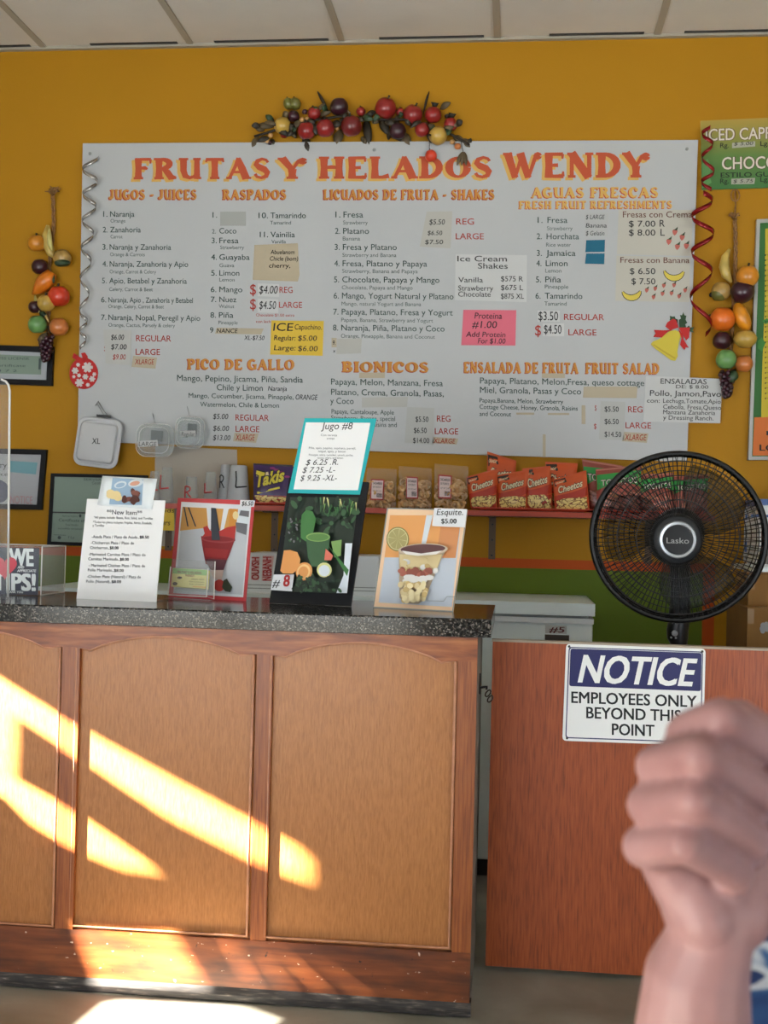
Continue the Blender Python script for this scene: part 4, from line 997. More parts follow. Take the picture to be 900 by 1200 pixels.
for d, mi, o_ in ((0.05, 0, .0012), (0.0, 1, .0018)):
    txt(m, PI_, 'ICED CAPPUCCINO', 827, 165, 968, 13.5, o_, -.035, bold=.012+d*.6, mi=mi)
    txt(m, PI_, 'CHOCOMILK', 846, 198.5, 950, 14, o_, -.025, bold=.012+d*.6, mi=mi)
m.build('lettering', [MW('dark_maroon', (84, 36, 34)), MW('cream_print', (228, 218, 204))], ic)
m = MB(); txt(m, PI_, 'ESTILO GUADALAJARA', 844.5, 208, 968, 5.5, .0014, -.02, bold=.01)
for s, x, y in (('Rg.', 844, 173), ('Lg.', 891, 171), ('Rg.', 844, 215), ('Lg.', 891, 213)): txt(m, PI_, s, x, y, x+10, 5.5, .0014, -.02, bold=.01)
m.build('small_lettering', MW('black_print', (30, 36, 26)), ic)
for q, nm in (([(858, 167.5), (885, 165.5), (885, 171.5), (858, 173.5)], '$ 5.00'), ([(857, 209.5), (885, 208.5), (884, 215.5), (857, 216)], '$ 5.75')):
    o = sheet(MB(), PI_, q, .0015, .0008).build('price_sticker', MW('sticker', (176, 174, 158)), ic)
    txt(MB(), PI_, nm, q[0][0]+2, q[2][1]-1, q[1][0]-3, 4, .0022, -.03, .3).build('handwriting', M_hand, o)
ink(MB(), PI_, [(822.5, 192), (829, 186), (834, 196), (831, 205), (834, 214), (823, 221)], .0008).build('leaf_print', MW('pale_green', (104, 160, 94)), ic)
t, P_, inn = framed('tall silver framed yellow and green poster cut off by the right edge', [(887, 257), (1010, 252), (1004, 538), (877, 539)], 4, MW('poster_green', (52, 110, 50)), depth=.022, mt=MW('silver_frame', (178, 178, 172), .35), name='framed_poster', cat='poster')
m = MB(); sheet(m, P_, [(897, 268), (1000, 264), (996, 486), (892, 489), (893, 440), (896, 360)], -.0065, .001); m.build('yellow_area', MW('poster_yellow', (206, 184, 48)), t)
m = MB(); sheet(m, P_, [(884, 489), (1000, 486), (999, 532), (882, 534)], -.0068, .001); m.build('orange_area', MW('poster_orange', (222, 120, 54)), t)
m = MB()
for y in range(300, 470, 6): txt(m, P_, ['menu of fruits and', 'papaya, melon and', 'sandia con chile'][y % 3], 896.5, y, 990, 3, -.005)
txt(m, P_, 'LOCOS', 890, 528, 940, 7, -.005, bold=.02); ink(m, P_, [(898, 505), (902, 505), (902, 510), (898, 510)], -.005); m.build('lettering', M_ink, t)
m = MB(); ink(m, P_, [(893, 376), (899, 373), (903, 377), (897, 380)], -.0052); ink(m, P_, [(888, 400), (893, 395), (897, 402), (893, 412), (888, 408)], -.0052); m.build('leaf_print', MW('poster_green2', (66, 140, 60)), t)

# white sheet behind the cups, yellow note
o = sheet(MB(), wallp(YW-.003), [(182, 522), (277.5, 527), (280, 640), (180, 640)], 0, .0025).build('wall_sheet', MW('dull_white_sheet', (182, 172, 158)), None, loc=W(230, 590, YW-.003))
tag(o, 'plain off-white sheet on the wall behind the foam cups', 'sheet')
yn = thing('paper_note', 'yellow paper note peeping out behind the New Item sign', 'note', W(198, 621, 4.44))
sheet(MB(), wallp(4.44), [(175, 591), (204.5, 592), (204, 622), (175, 621)], 0, .001).build('sheet', M_yel, yn)
m = MB(); txt(m, wallp(4.44), 'Hands', 178, 600, 204, 5, .0008, None, .2); txt(m, wallp(4.44), 'Hours', 178, 615, 199, 6, .0008, None, .2); m.build('handwriting', M_hand, yn)

# ------------------------------------------------------------------ food containers hung on the board
def rsec(c, ux, uz, w, h, r, n=5):
    out = []
    for sx, sz, a0 in ((1, 1, 0), (-1, 1, 90), (-1, -1, 180), (1, -1, 270)):
        for i in range(n+1):
            a = math.radians(a0+90*i/n); out.append(c+ux*(sx*(w/2-r)+r*math.cos(a))+uz*(sz*(h/2-r)+r*math.sin(a)))
    return out
def loft(mb, secs, cap=True):
    n = len(secs[0]); vs = [p for s in secs for p in s]; fs = []
    for i in range(len(secs)-1):
        for j in range(n): fs.append([i*n+j, i*n+(j+1) % n, (i+1)*n+(j+1) % n, (i+1)*n+j])
    if cap: fs += [list(range(n)), list(range((len(secs)-1)*n, len(secs)*n))]
    return mb.add(vs, fs)
px1 = 4.6/FL
xl = thing('foam_container', 'square white lidded food box marked XL hanging on board corner', 'food container', W(112, 550, 4.60))
cx = W(115.5, 519, 4.60); ang = math.radians(-6)
ux = Vector((math.cos(ang), 0, math.sin(ang))); uz = Vector((-math.sin(ang)+.02, 0, math.cos(ang))); yv = Vector((0, 1, 0))
M_foam = mat('white_foam', (214, 214, 216), KW*.86, .5)
loft(MB(), [rsec(cx+yv*d, ux, uz, w*px1, h*px1, r_*px1) for d, w, h, r_ in ((.026, 40, 42, 8), (.018, 46, 50, 10), (-.003, 55, 58, 11), (-.007, 56, 59.5, 11), (-.010, 55, 58.5, 11), (-.010, 49.5, 53, 10), (-.006, 48, 51, 9))]).build('tray', M_foam, xl, True, auto=40)
lid = loft(MB(), [rsec(cx+yv*d, ux, uz, w*px1, h*px1, r_*px1) for d, w, h, r_ in ((-.0055, 48, 51, 9), (-.008, 45, 47, 5), (-.022, 43.5, 45.5, 4.5), (-.024, 42, 44, 4))]).build('lid', M_foam, xl, True, auto=40)
txt(MB(), wallp(4.576), 'XL', 107.5, 520, 117, 6.5, .001, None, .1, .01).build('handwriting', M_hand, lid)
sheet(MB(), wallp(4.598), [(113, 485.5), (129, 486.5), (129, 489.5), (113, 488.5)], 0, .012).build('clip', M_black, xl)
MB().tube([W(112, 475, 4.63), W(115, 470, 4.625), (W(120, 479, 4.615)), W(126, 487, 4.6), W(122, 487, 4.6), W(114, 473, 4.622)], .0015, 5).build('hanging_wire', M_metal, xl, True)
def tub(label, cxp, cyp, w, h, lab, lq, dq, tx):
    c = W(cxp, cyp, 4.585)
    t = thing('clear_container', label, 'food container', W(cxp, cyp+h/2, 4.60), 'clear sample tubs on the board')
    X, Z = Vector((1, 0, -.03)), Vector((.03, 0, 1))
    loft(MB(), [rsec(c+yv*d, X, Z, ww*w*px1, ww*h*px1, r_*w*px1) for d, ww, r_ in ((.04, .72, .2), (.034, .82, .22), (.008, .9, .25), (.004, 1.0, .28), (.0, 1.0, .28))], True).build('tub', M_cleartub, t, True, auto=35)
    loft(MB(), [rsec(c+yv*d, X, Z, ww*w*px1, ww*h*px1, r_*w*px1) for d, ww, r_ in ((-.001, 1.02, .28), (-.005, 1.02, .28), (-.006, .94, .26), (-.016, .86, .24), (-.02, .78, .22))], True).build('lid', M_cleartub, t, True, auto=35)
    MB().tube(rsec(c+yv*-.003, X, Z, 1.02*w*px1, 1.02*h*px1, .28*w*px1), .0011, 5, closed=True).build('rim', M_edge, t, True)  # pale tubes drawn in as edge highlights, here and on the lid
    MB().tube(rsec(c+yv*-.019, X, Z, .8*w*px1, .8*h*px1, .22*w*px1), .0006, 5, closed=True).build('lid_edge_highlight', M_edge, t, True)
    P_ = wallp(4.585-.0215)
    l_ = sheet(MB(), P_, lq, 0, .0007).build('size_label', M_wcard, t)
    txt(MB(), P_, lab, tx[0], tx[1], tx[2], 5, .0007, None, .1).build('handwriting', M_hand, l_)
    sheet(MB(), P_, dq, -.004, .0007).build('dark_sticker', MW('slate_sticker', (96, 102, 104)), t)
    MB().tube([W(cxp-3, cyp-h/2-12, 4.63), W(cxp-1, cyp-h/2-3, 4.6), W(cxp+1, cyp-h/2+1, 4.584)], .001, 5).build('hanging_wire', M_metal, t, True)
    return t
tub('clear plastic clamshell tub labelled LARGE hanging on the board', 182, 516, 46, 39, 'LARGE', [(161, 517), (184.5, 515.5), (185, 522.5), (161.5, 524)], [(177, 504), (191, 505), (190, 517), (176.5, 516)], (162.5, 522.5, 183))
tub('clear plastic clamshell tub labelled Regular hanging on the board', 222.5, 507, 35, 37, 'Regular', [(211, 505), (229, 504.5), (229.5, 511), (211.5, 512)], [(220, 496), (231, 497), (230.5, 509), (219.5, 507)], (212.5, 511, 228))
# ------------------------------------------------------------------ snack shelf
YS = 4.43                                        # front edge of the shelf
zs0 = W(520, 603.5, YS).z; zs1 = W(520, 597, YS).z
xs0, xs1 = W(150, 590, YS).x, W(838, 605, YS).x
sh = thing('wall_shelf', 'long dark red snack shelf on wall brackets below the menu board', 'shelf', ((xs0+xs1)/2, YW-.1, zs0))
M_shelf = mat('dark_red_laminate', (120, 48, 30), KW, .4); M_shelfedge = mat('red_shelf_edge', (176, 62, 36), KW, .4)
MB().box((xs0, YS+.003, zs0), (xs1, YW-.001, zs1)).build('board', M_shelf, sh)
MB().box((xs0, YS, zs0+.002), (xs1, YS+.003, zs1)).build('front_edge', M_shelfedge, sh)
for x in (198, 322, 577, 760):
    a = W(x, 620, YW).x
    b = MB(); b.box((a-.013, YW-.006, zs0-.165), (a+.013, YW-.001, zs0)); b.box((a-.013, YS+.05, zs0-.005), (a+.013, YW-.006, zs0))
    o = b.build('bracket', mat('bracket_steel', (104, 84, 66), KW, .5, .3), sh)
    for dz in (-.03, -.09, -.15):
        MB().lathe([(.004, 0), (.003, .002), (0, .003)], (a, YW-.006, zs0+dz), (0, -1, 0), 8).build('screw', M_black, o)
def tray(label, xa, xb):
    a, b = W(xa, 600, YS).x, W(xb, 602, YS).x
    m = MB()
    def sec(z, e): return [Vector((a+.02-e, YS+.012-e*.6, z)), Vector((b-.02+e, YS+.012-e*.6, z)), Vector((b-.02+e, YW-.02, z)), Vector((a+.02-e, YW-.02, z))]
    secs = [sec(zs1+.002, 0), sec(zs1+.011, .018), sec(zs1+.012, .026), sec(zs1+.009, .026), sec(zs1+.010, .016), sec(zs1+.004, -.002)]
    loft(m, secs)
    return tag(m.build('serving_tray', mat('red_tray_plastic', (206, 70, 44), KW, .35), None, False, loc=((a+b)/2, YW-.1, zs1+.002)), label, 'tray', 'red trays on the snack shelf')
tray('red plastic tray under the cheese puff bags', 556, 692)
tray('red plastic tray under the green tortilla chip bags behind the fan', 697, 832)
tray('red plastic tray under the purple rolled chip bags', 289, 410)

# ---- snack bags
class Bag:
    """pillow bag: quad of pixels at depth Y with a bulged front and crimped ends"""
    def __init__(s, q, Y, depth, lean=.03, base=None):
        tl, tr, br, bl = q
        s.c = [W(*tl, Y+lean), W(*tr, Y+lean), W(*br, Y), W(*bl, Y)]; s.d = depth
        if base is not None: s.c[2].z = base; s.c[3].z = base
        s.seed = random.random()*10
    def at(s, u, v, side=-1, off=0.0):
        """u left to right, v top to bottom"""
        tl, tr, br, bl = s.c
        p = (tl.lerp(tr, u)).lerp(bl.lerp(br, u), v)
        b = (max(0, 1-(2*u-1)**4))**.6*(max(0, math.sin(math.pi*min(1, max(0, (v-.05)/.93)))))**.45
        wr = .08*math.sin(9*u+7*v+s.seed)+.06*math.sin(23*v-11*u+s.seed*2)*(1-v)
        d = s.d*b*(.55+.45*v)*(1+wr)
        pinch = .035*math.sin(math.pi*v)*(1-abs(2*u-1))*0
        return p + Vector((0, side*(d+.0006)-off, 0))
    def mesh(s, nu=17, nv=21):
        m = MB()
        m.grid(lambda u, v: s.at(u, v, -1), nu, nv); m.grid(lambda u, v: s.at(u, v, 1), nu, nv)
        return m
    def patch(s, m, u0, v0, u1, v1, off=.0012, nu=9, nv=5, mi=None, fn=None):
        m.grid(lambda a, b: s.at(*( fn(a, b) if fn else (u0+(u1-u0)*a, v0+(v1-v0)*b)), -1, off), nu, nv, mi)
    def text(s, m, body, u0, v0, u1, cap, off=.0022, rise=0.0, shear=.15, bold=.03, mi=None, big=0.0):
        vs, fs = glyphs(body, bold); a = min(v[0] for v in vs); b = max(v[0] for v in vs); pts = []
        for x, y in vs:
            t = (x-a)/(b-a); k = 1+big*(1-min(1, t*5))
            u = u0+(u1-u0)*t+y/CAPH*cap*shear*.6; v = v0-y/CAPH*cap*k-rise*t
            pts.append(s.at(min(.985, max(.015, u)), min(.99, max(.01, v)), -1, off))
        m.add(pts, fs, mi)
    def blob(s, m, pts, off, mi=None):
        m.poly([s.at(min(.985, max(.015, u)), min(.985, max(.015, v)), -1, off) for u, v in pts], mi)
def bm_(n, c, k=None): return mat(n, c, k or KW*1.05, .32, coat=.25)
B_or = bm_('bag_orange', (206, 86, 38)); B_red = bm_('bag_red', (176, 44, 26)); B_blk = bm_('bag_black', (44, 34, 32)); B_cream = bm_('bag_cream', (228, 212, 176)); B_yel = bm_('puff_yellow', (226, 204, 124)); B_brn = bm_('puff_brown', (120, 74, 34))
B_wht = bm_('bag_silver_white', (206, 200, 190)); B_pur = bm_('bag_purple', (58, 32, 88)); B_lime = bm_('bag_lime', (216, 200, 66)); B_grn = bm_('bag_green', (44, 146, 66)); B_sal = bm_('bag_salsa', (146, 70, 58)); B_sal2 = bm_('bag_salsa_light', (176, 108, 90)); B_mag = bm_('bag_magenta', (150, 50, 120))
def crimp(bag, root, mtl):
    m = MB(); bag.patch(m, .01, .006, .99, .04, .0012, 17, 2); m.build('crimped_edge', mtl, root, True)
def puffs(m, bag, v0, v1, n, mi0=0, mi1=1, u0=.1, u1=.9, L=.13):
    for k in range(n):
        u = random.uniform(u0, u1); v = random.uniform(v0, v1); a = random.uniform(-1, 1); c, s = math.cos(a), math.sin(a)
        for e, mi, of in ((1.35, mi1, .0018+k*.00004), (1.0, mi0, .0021+k*.00004)):
            q = []
            for i in range(8):
                t = i*math.pi/4; x, y = L*e*math.cos(t), L*.36*e*math.sin(t)
                q.append((min(u1+.05, max(u0-.05, u+x*c-y*s)), min(v1+.03, max(v0-.02, v+(x*s+y*c)*.8))))
            bag.blob(m, q, of, mi)
def puff_bag(q, Y, label, full=True):
    bag = Bag(q, Y, .028, .03, zs1+.0045)
    cx = sum(p[0] for p in q)/4
    t = thing('snack_bag', label, 'snack bag', W(cx, max(q[2][1], q[3][1]), Y), 'bags of cheese puffs on the shelf')
    bag.mesh().build('pouch', B_or, t, True)
    crimp(bag, t, B_or)
    m = MB(); bag.blob(m, [(.02, .05), (.36, .04), (.40, .17), (.05, .25)], .0016); m.build('black_corner', B_blk, t)
    m = MB(); bag.text(m, 'CRUNCHY', .06, .18, .34, .05, .0026, .02); m.build('corner_lettering', B_cream, t)
    m = MB(); bag.patch(m, 0, 0, 1, 1, .0010, 15, 4, fn=lambda a, b: (.02+.96*a, .56+.03*math.sin(3*a)-.14*(a-.5)+(b-.5)*.2)); m.build('red_swoosh', B_red, t)
    m = MB()
    bag.text(m, 'Cheetos', .12, .47, .84, .17, .0024, .10, .25, .075, 0, .35)
    bag.text(m, 'Cheetos', .12, .47, .84, .17, .0032, .10, .25, .02, 1, .35)
    m.build('logo_lettering', [B_blk, B_cream], t)
    m = MB(); bag.patch(m, .05, .64, .95, .965, .0013, 11, 5, 2); puffs(m, bag, .66, .94, 34)
    m.build('puff_picture', [B_yel, B_brn, B_red], t)
    return t
YA = 4.50
puff_bag([(571, 529), (605, 540), (602, 592), (570, 590)], 4.575, 'orange cheese puff bag standing tallest at back left of the red tray')
puff_bag([(639, 541), (677, 543), (672, 594), (640, 592)], 4.575, 'orange cheese puff bag at the back between the third and fourth front bags')
puff_bag([(546, 559), (583, 549), (583, 597), (552, 593)], YA, 'orange cheese puff bag at the left end of the front row')
puff_bag([(582, 557), (620, 550), (617, 600), (584, 596)], YA, 'orange cheese puff bag second from left in the front row')
puff_bag([(612, 549), (645, 546), (648, 598), (618, 597)], 4.515, 'orange cheese puff bag third from left in the front row')
puff_bag([(648, 562), (687, 551), (691, 601), (650, 598)], YA, 'orange cheese puff bag at right end of front row with black top corner')

def rolled_chip_bag(q, Y, label):
    bag = Bag(q, Y, .03, .03, zs1+.0045)
    t = thing('snack_bag', label, 'snack bag', W((q[2][0]+q[3][0])/2, q[2][1], Y), 'purple bags of rolled chips on the shelf')
    bag.mesh().build('pouch', B_pur, t, True); crimp(bag, t, B_blk)
    m = MB()
    bag.text(m, 'Takis', .06, .60, .80, .30, .0022, .20, .2, .09, 0, .35); bag.text(m, 'Takis', .06, .60, .80, .30, .0032, .20, .2, .035, 1, .35)
    bag.blob(m, [(.12, .70), (.7, .56), (.72, .60), (.14, .75)], .0026, 1)
    m.build('logo_lettering', [B_blk, B_lime], t)
    m = MB(); bag.blob(m, [(.08, .24), (.4, .2), (.42, .28), (.1, .32)], .0016); m.build('side_flash', B_cream, t)
    m = MB(); bag.patch(m, .08, .78, .92, .97, .0011, 9, 4, 2); puffs(m, bag, .8, .95, 14, 0, 1, L=.11)
    for (u, v) in ((.6, .14), (.75, .2), (.5, .1), (.88, .3)): bag.blob(m, ell(u, v, .07, .03, 10), .0017, 3)
    m.build('chip_picture', [B_yel, B_brn, B_red, B_mag], t)
    return t
rolled_chip_bag([(330, 546), (368, 548), (366, 594), (331, 593)], 4.53, 'purple rolled chip bag half hidden behind the teal Jugo card')
rolled_chip_bag([(297, 543), (343, 545), (342, 594), (297, 592)], 4.49, 'purple rolled chip bag with yellow lettering beside the foam cups')

def corn_chip_bag(q, Y, label):
    bag = Bag(q, Y, .034, .03, zs1+.0045)
    t = thing('snack_bag', label, 'snack bag', W((q[2][0]+q[3][0])/2, q[2][1], Y), 'green tortilla chip bags on the shelf')
    bag.mesh().build('pouch', B_sal, t, True); crimp(bag, t, B_sal2)
    m = MB(); bag.patch(m, .02, .09, .98, .47, .0011, 13, 6, fn=lambda a, b: (.015+.97*a, .10+(.36-.14*math.sin(math.pi*a))*b + .04*(1-a))); m.build('green_band', B_grn, t)
    m = MB(); bag.text(m, 'TOSTITOS', .1, .40, .9, .13, .0022, .03, 0, .07, 0); bag.text(m, 'TOSTITOS', .1, .40, .9, .13, .0030, .03, 0, .01, 1); m.build('logo_lettering', [B_blk, B_wht], t)
    m = MB(); puffs(m, bag, .56, .92, 18, 0, 1, L=.1); m.build('chip_picture', [B_sal2, B_brn], t)
    return t
corn_chip_bag([(682, 538), (730, 546), (728, 600), (688, 602)], 4.57, 'green and red tortilla chip bag beside the orange bags')
corn_chip_bag([(698, 550), (752, 545), (750, 603), (700, 603)], 4.51, 'green and red tortilla chip bag behind the left rim of the fan')
corn_chip_bag([(749, 556), (790, 554), (788, 606), (750, 605)], 4.52, 'green and red tortilla chip bag behind the top of the fan left of its pole')
corn_chip_bag([(788, 557), (830, 556), (828, 608), (789, 607)], 4.52, 'green and red tortilla chip bag behind the fan at the right end of the shelf')

# ---- clear bags of pork rinds
M_rind = ramp_mat('pork_rind', [(0.3, (186, 128, 66)), (0.5, (214, 166, 104)), (0.7, (232, 200, 150))], (1, 1, 1), 60, 4, .6, bump=.3)
def rind_bag(q, Y, label, lq):
    bag = Bag(q, Y, .036, .02, zs1+.0005)
    cx = (q[2][0]+q[3][0])/2
    t = thing('clear_snack_bag', label, 'snack bag', W(cx, q[2][1], Y), 'clear bags of pork rinds on the shelf')
    m = MB()
    for k in range(70):
        u, v = random.uniform(.1, .9), random.uniform(.36, .96); b = bag.at(u, v, -1); f = bag.at(u, v, 1)
        tt = random.uniform(.1, .9); c = b.lerp(f, tt)
        th = random.uniform(0, 6.28); ph = random.uniform(-.9, .9); R_ = random.uniform(.010, .017); e = Vector((math.cos(th)*math.cos(ph), math.sin(th)*math.cos(ph)*.5, math.sin(ph))); g_ = e.cross(Vector((.2, 1, .3))).normalized()
        pts = [c+e*R_*math.cos(a)+g_*R_*.8*math.sin(a)+e.cross(g_)*(.004*a-.006) for a in [i*.6 for i in range(8)]]
        m.tube(pts, [.003, .0055, .0065, .006, .0065, .006, .005, .003], 6)
    o = m.build('pork_rinds', M_rind, t, True); o['kind'] = 'stuff'
    bag.mesh(15, 19).build('film', M_film, t, True)
    lb = MB(); n = 6
    lb.mi = 0
    bag.patch(lb, 0, 0, 1, 1, .004, 6, 6, 0, lambda a, b: (lq[0]+(lq[2]-lq[0])*a, lq[1]+(lq[3]-lq[1])*b))
    bag.patch(lb, 0, 0, 1, 1, .0046, 6, 6, 1, lambda a, b: (lq[0]+(lq[2]-lq[0])*(.08+.84*a), lq[1]+(lq[3]-lq[1])*(.06+.88*b)))
    l_ = lb.build('label', [mat('label_red', (176, 46, 42), KW, .5), mat('label_pink_white', (226, 204, 200), KW, .5)], t)
    m = MB(); w, h = lq[2]-lq[0], lq[3]-lq[1]
    bag.text(m, 'CHICHARRON', lq[0]+w*.14, lq[1]+h*.26, lq[0]+w*.86, h*.11, .0056, 0, 0, .02)
    bag.text(m, 'DE PUERCO', lq[0]+w*.18, lq[1]+h*.42, lq[0]+w*.8, h*.09, .0056, 0, 0, .0)
    bag.text(m, 'NET WT 3 OZ', lq[0]+w*.18, lq[1]+h*.6, lq[0]+w*.84, h*.06, .0056, 0, 0, .0)
    for i in range(9): bag.blob(m, [(lq[0]+w*(.48+.045*i), lq[1]+h*.68), (lq[0]+w*(.505+.045*i), lq[1]+h*.68), (lq[0]+w*(.505+.045*i), lq[1]+h*.88), (lq[0]+w*(.48+.045*i), lq[1]+h*.88)], .0056)
    m.build('label_print', M_ink, l_)
    return t
rind_bag([(430, 548), (465, 550), (464, 596), (428, 594)], 4.51, 'clear bag of pork rinds with red bordered label beside the teal Jugo card', (.18, .28, .62, .80))
rind_bag([(467, 546), (506, 549), (506, 597), (468, 596)], 4.52, 'clear bag of pork rinds in the middle of its row', (.24, .24, .60, .76))
rind_bag([(509, 543), (549, 547), (547, 598), (509, 597)], 4.50, 'clear bag of pork rinds beside the orange cheese puff bags', (.13, .24, .53, .76))

# ---- sample cups on the shelf
def cup_prof(r0, r1, h, w=.0016, solid=False):
    p = [(r1-.002, 0), (r1, .002), (r1*.985+r0*.015, h*.1), (r0, h-.003), (r0-.002, h), (0, h)]
    q = [(0, h-w), (r0-w, h-w), (r1-w, 0)]
    return p+q
def cup(label, x, y0, y1, w0, w1, Y, letter=None, foam=False, lx=0, group=None):
    """upside-down drinking cup: mouth on the shelf"""
    h = (y1-y0)*Y/FL; c = W(x, y1, Y); c.z = zs1
    top = W(x, y0, Y).z; h = top-zs1
    t = thing('foam_cup' if foam else 'clear_cup', label, 'cup', c, 'sample cups on the shelf')
    MB().lathe(cup_prof(w0*Y/FL/2, w1*Y/FL/2, h, .0025 if foam else .0012), c, (0, 0, 1), 28).build('cup_body', M_foamcup if foam else M_cleartub, t, True, auto=40)
    m = MB(); R1, R0 = w1*Y/FL/2, w0*Y/FL/2
    m.tube([c+Vector((math.cos(a)*R1, math.sin(a)*R1, .004)) for a in [i*math.pi/14 for i in range(28)]], .0022, 6, closed=True)
    m.build('rim', M_foamcup if foam else M_cleartub, t, True)
    if letter:
        def hmap(px, py, off):
            p = W(px, py, Y); tt = min(1, max(0, (p.z-zs1)/h)); R_ = R1+(R0-R1)*tt+.0012
            dx = max(-R_*.95, min(R_*.95, p.x-c.x))
            return Vector((c.x+dx, Y-math.sqrt(R_*R_-dx*dx), p.z))
        L, lx0, lyb, lx1, cap, mt = letter; w_ = lx1-lx0
        paths = [[(0, 1), (.05, .5), (0, 0)], [(0, 0), (.5, .02), (1, .06)]] if L == 'L' else [[(.1, 0), (.1, 1)], [(-.1, .85), (.3, 1.02), (.75, .9), (.8, .7), (.6, .52), (.15, .45)], [(.35, .47), (.9, 0)]]
        m = MB()
        for p in paths:
            q = []
            for (ax_, ay), (bx2, by) in zip(p, p[1:]): q += [(ax_+(bx2-ax_)*i/5, ay+(by-ay)*i/5) for i in range(5)]
            q.append(p[-1])
            m.tube([hmap(lx0+u*w_, lyb-v*cap, 0) for u, v in q], .0028 if w_ > 7 else .0024, 5)
        m.build('marker_letter', mt, t)
    return t
M_foamcup = mat('foam_cup_white', (196, 200, 204), KW*.9, .55)
M_cred = MW('cup_red_marker', (178, 34, 32))
cup('clear plastic sample cup with red L, tallest, beside the New Item sign', 195, 547.5, 589, 13, 17, 4.53, ('L', 187.5, 573, 199.5, 16.5, M_cred))
cup('clear plastic sample cup mostly hidden behind the New Item photo', 180.5, 552, 589, 11, 15, 4.55, ('L', 176, 575, 186, 14, M_cred))
cup('short clear plastic sample cup with red R', 224, 558.5, 591, 13, 17, 4.53, ('R', 217, 583, 227, 13, M_cred))
cup('clear plastic sample cup with red L beside the foam cups', 246.5, 553, 591, 12, 17, 4.53, ('L', 241, 577.5, 250, 11, M_cred))
cup('white foam cup marked R standing behind the larger foam cup', 263.5, 544.5, 590, 11, 18, 4.58, ('R', 258.5, 572, 265, 15, M_hand), True)
cup('larger white foam cup marked L in front', 279, 545.5, 591, 19, 28, 4.53, ('L', 279, 571.5, 290, 19, M_hand), True)
# ------------------------------------------------------------------ freezer and things behind the counter
YFZ = 4.12
fx1 = W(697, 730, YFZ).x; fx0 = W(40, 700, YFZ).x
zl1 = W(698, 708, YFZ).z; zl0 = W(697, 722.5, YFZ).z; zb1_ = W(690, 727, YFZ).z
fz = thing('chest_freezer', 'long white chest freezer behind the counter, its lid along the wall', 'freezer', ((fx0+fx1)/2, 4.38, .005))
MB().box((fx0+.01, YFZ+.012, .065), (fx1-.006, 4.645, zb1_)).build('cabinet', M_enamel, fz)
MB().box((fx0, YFZ, zl0), (fx1, 4.645, zl1)).build('lid', M_enamel, fz)
MB().box((fx0+.012, YFZ+.016, zb1_), (fx1-.02, 4.63, zl0)).build('seal', M_gasket, fz)
MB().box((fx0+.003, YFZ+.004, zb1_-.014), (fx1-.003, 4.645, zb1_+.004)).build('rim', M_white, fz)
MB().box((fx0+.03, YFZ+.035, .005), (fx1-.03, 4.63, .065)).build('kick_plate', M_black, fz)
for o in [c for c in fz.children if c.name in ('lid', 'cabinet')]:
    md = o.modifiers.new('bevel', 'BEVEL'); md.width = .006; md.segments = 2
PF = wallp(YFZ+.012)
sheet(MB(), PF, [(638.5, 743.5), (667, 744.5), (667, 753), (638.5, 752)], .003, .003).build('control_panel', mat('dark_vent', (62, 54, 46), 1.0, .5), fz)
n5 = thing('number_label', 'small white label reading #5 on the freezer front', 'label', PF.px(652, 741))
sheet(MB(), PF, [(639, 732.5), (664, 733.5), (664, 743), (639, 742)], .0015, .001).build('sheet', MW('label_white', (200, 206, 204)), n5)
m = MB(); txt(m, PF, '#5', 643, 741, 661, 6.5, .0022, .02, .2, .015); m.build('handwriting', mat('maroon_ink', (90, 22, 26), KW), n5)

# white carton with red writing standing on the freezer lid
bx0, bx1 = W(286, 650, 4.2).x, W(443, 690, 4.2).x
zt_ = W(360, 650, 4.2).z
wbx = thing('white_case', 'white carton with red panels on the freezer lid behind the signs', 'carton', ((bx0+bx1)/2, 4.35, zl1))
MB().box((bx0, 4.2, zl1+.0005), (bx1, 4.52, zt_)).build('carton', M_white, wbx)
PW_ = wallp(4.2)
m = MB()
for k, yy in enumerate((684.5, 688.5)): ink(m, PW_, [(287, yy), (442, yy+4), (442, yy+5), (287, yy+1)], .0008)
m.build('seam', M_gasket, wbx)
m = MB()
ink(m, PW_, [(295.2, 652), (304.5, 652.5), (303, 680), (294, 679.5)], .0008); ink(m, PW_, [(308, 651), (321, 651.5), (317.5, 681), (306.5, 680.5)], .0008); m.build('pink_panel', mat('carton_pink', (226, 190, 190), KW, .6), wbx)
m = MB(); txt(m, PW_, 'OUVSH', 303.5, 679.5, 330, 8.5, .0014, 0, 0, .03, rot=-math.pi/2); txt(m, PW_, 'NEBANH', 318, 680.5, 346, 10, .0014, 0, 0, .03, rot=-math.pi/2); m.build('red_lettering', mat('carton_red', (176, 34, 40), KW, .6), wbx)

# things at the far right behind the fan
zc = W(895, 664, 4.25).z
ct = thing('side_counter', 'white-topped steel stand cut off by the right edge', 'stand', (W(930, 700, 4.35).x, 4.4, 0))
x0 = W(887.5, 665, 4.2).x
MB().box((x0, 4.2, zc-.018), (x0+.8, 4.64, zc)).build('stand_top', M_enamel, ct)
MB().box((x0+.03, 4.25, .0), (x0+.07, 4.29, zc-.018)).build('leg', M_metal, ct); MB().box((x0+.72, 4.25, .0), (x0+.76, 4.29, zc-.018)).build('leg', M_metal, ct)
MB().box((x0+.03, 4.56, .0), (x0+.07, 4.60, zc-.018)).build('leg', M_metal, ct); MB().box((x0+.72, 4.56, .0), (x0+.76, 4.60, zc-.018)).build('leg', M_metal, ct)
a = W(887, 585, 4.4); b = W(887, 604, 4.4)
tb = thing('storage_tub', 'blue rimmed white storage tub at the right edge beside the fan', 'tub', (a.x+.2, 4.45, zc))
M_blue = MW('tub_blue', (40, 82, 150), .4)
MB().box((a.x, 4.36, a.z-.022), (a.x+.42, 4.62, a.z)).build('lid', M_blue, tb)
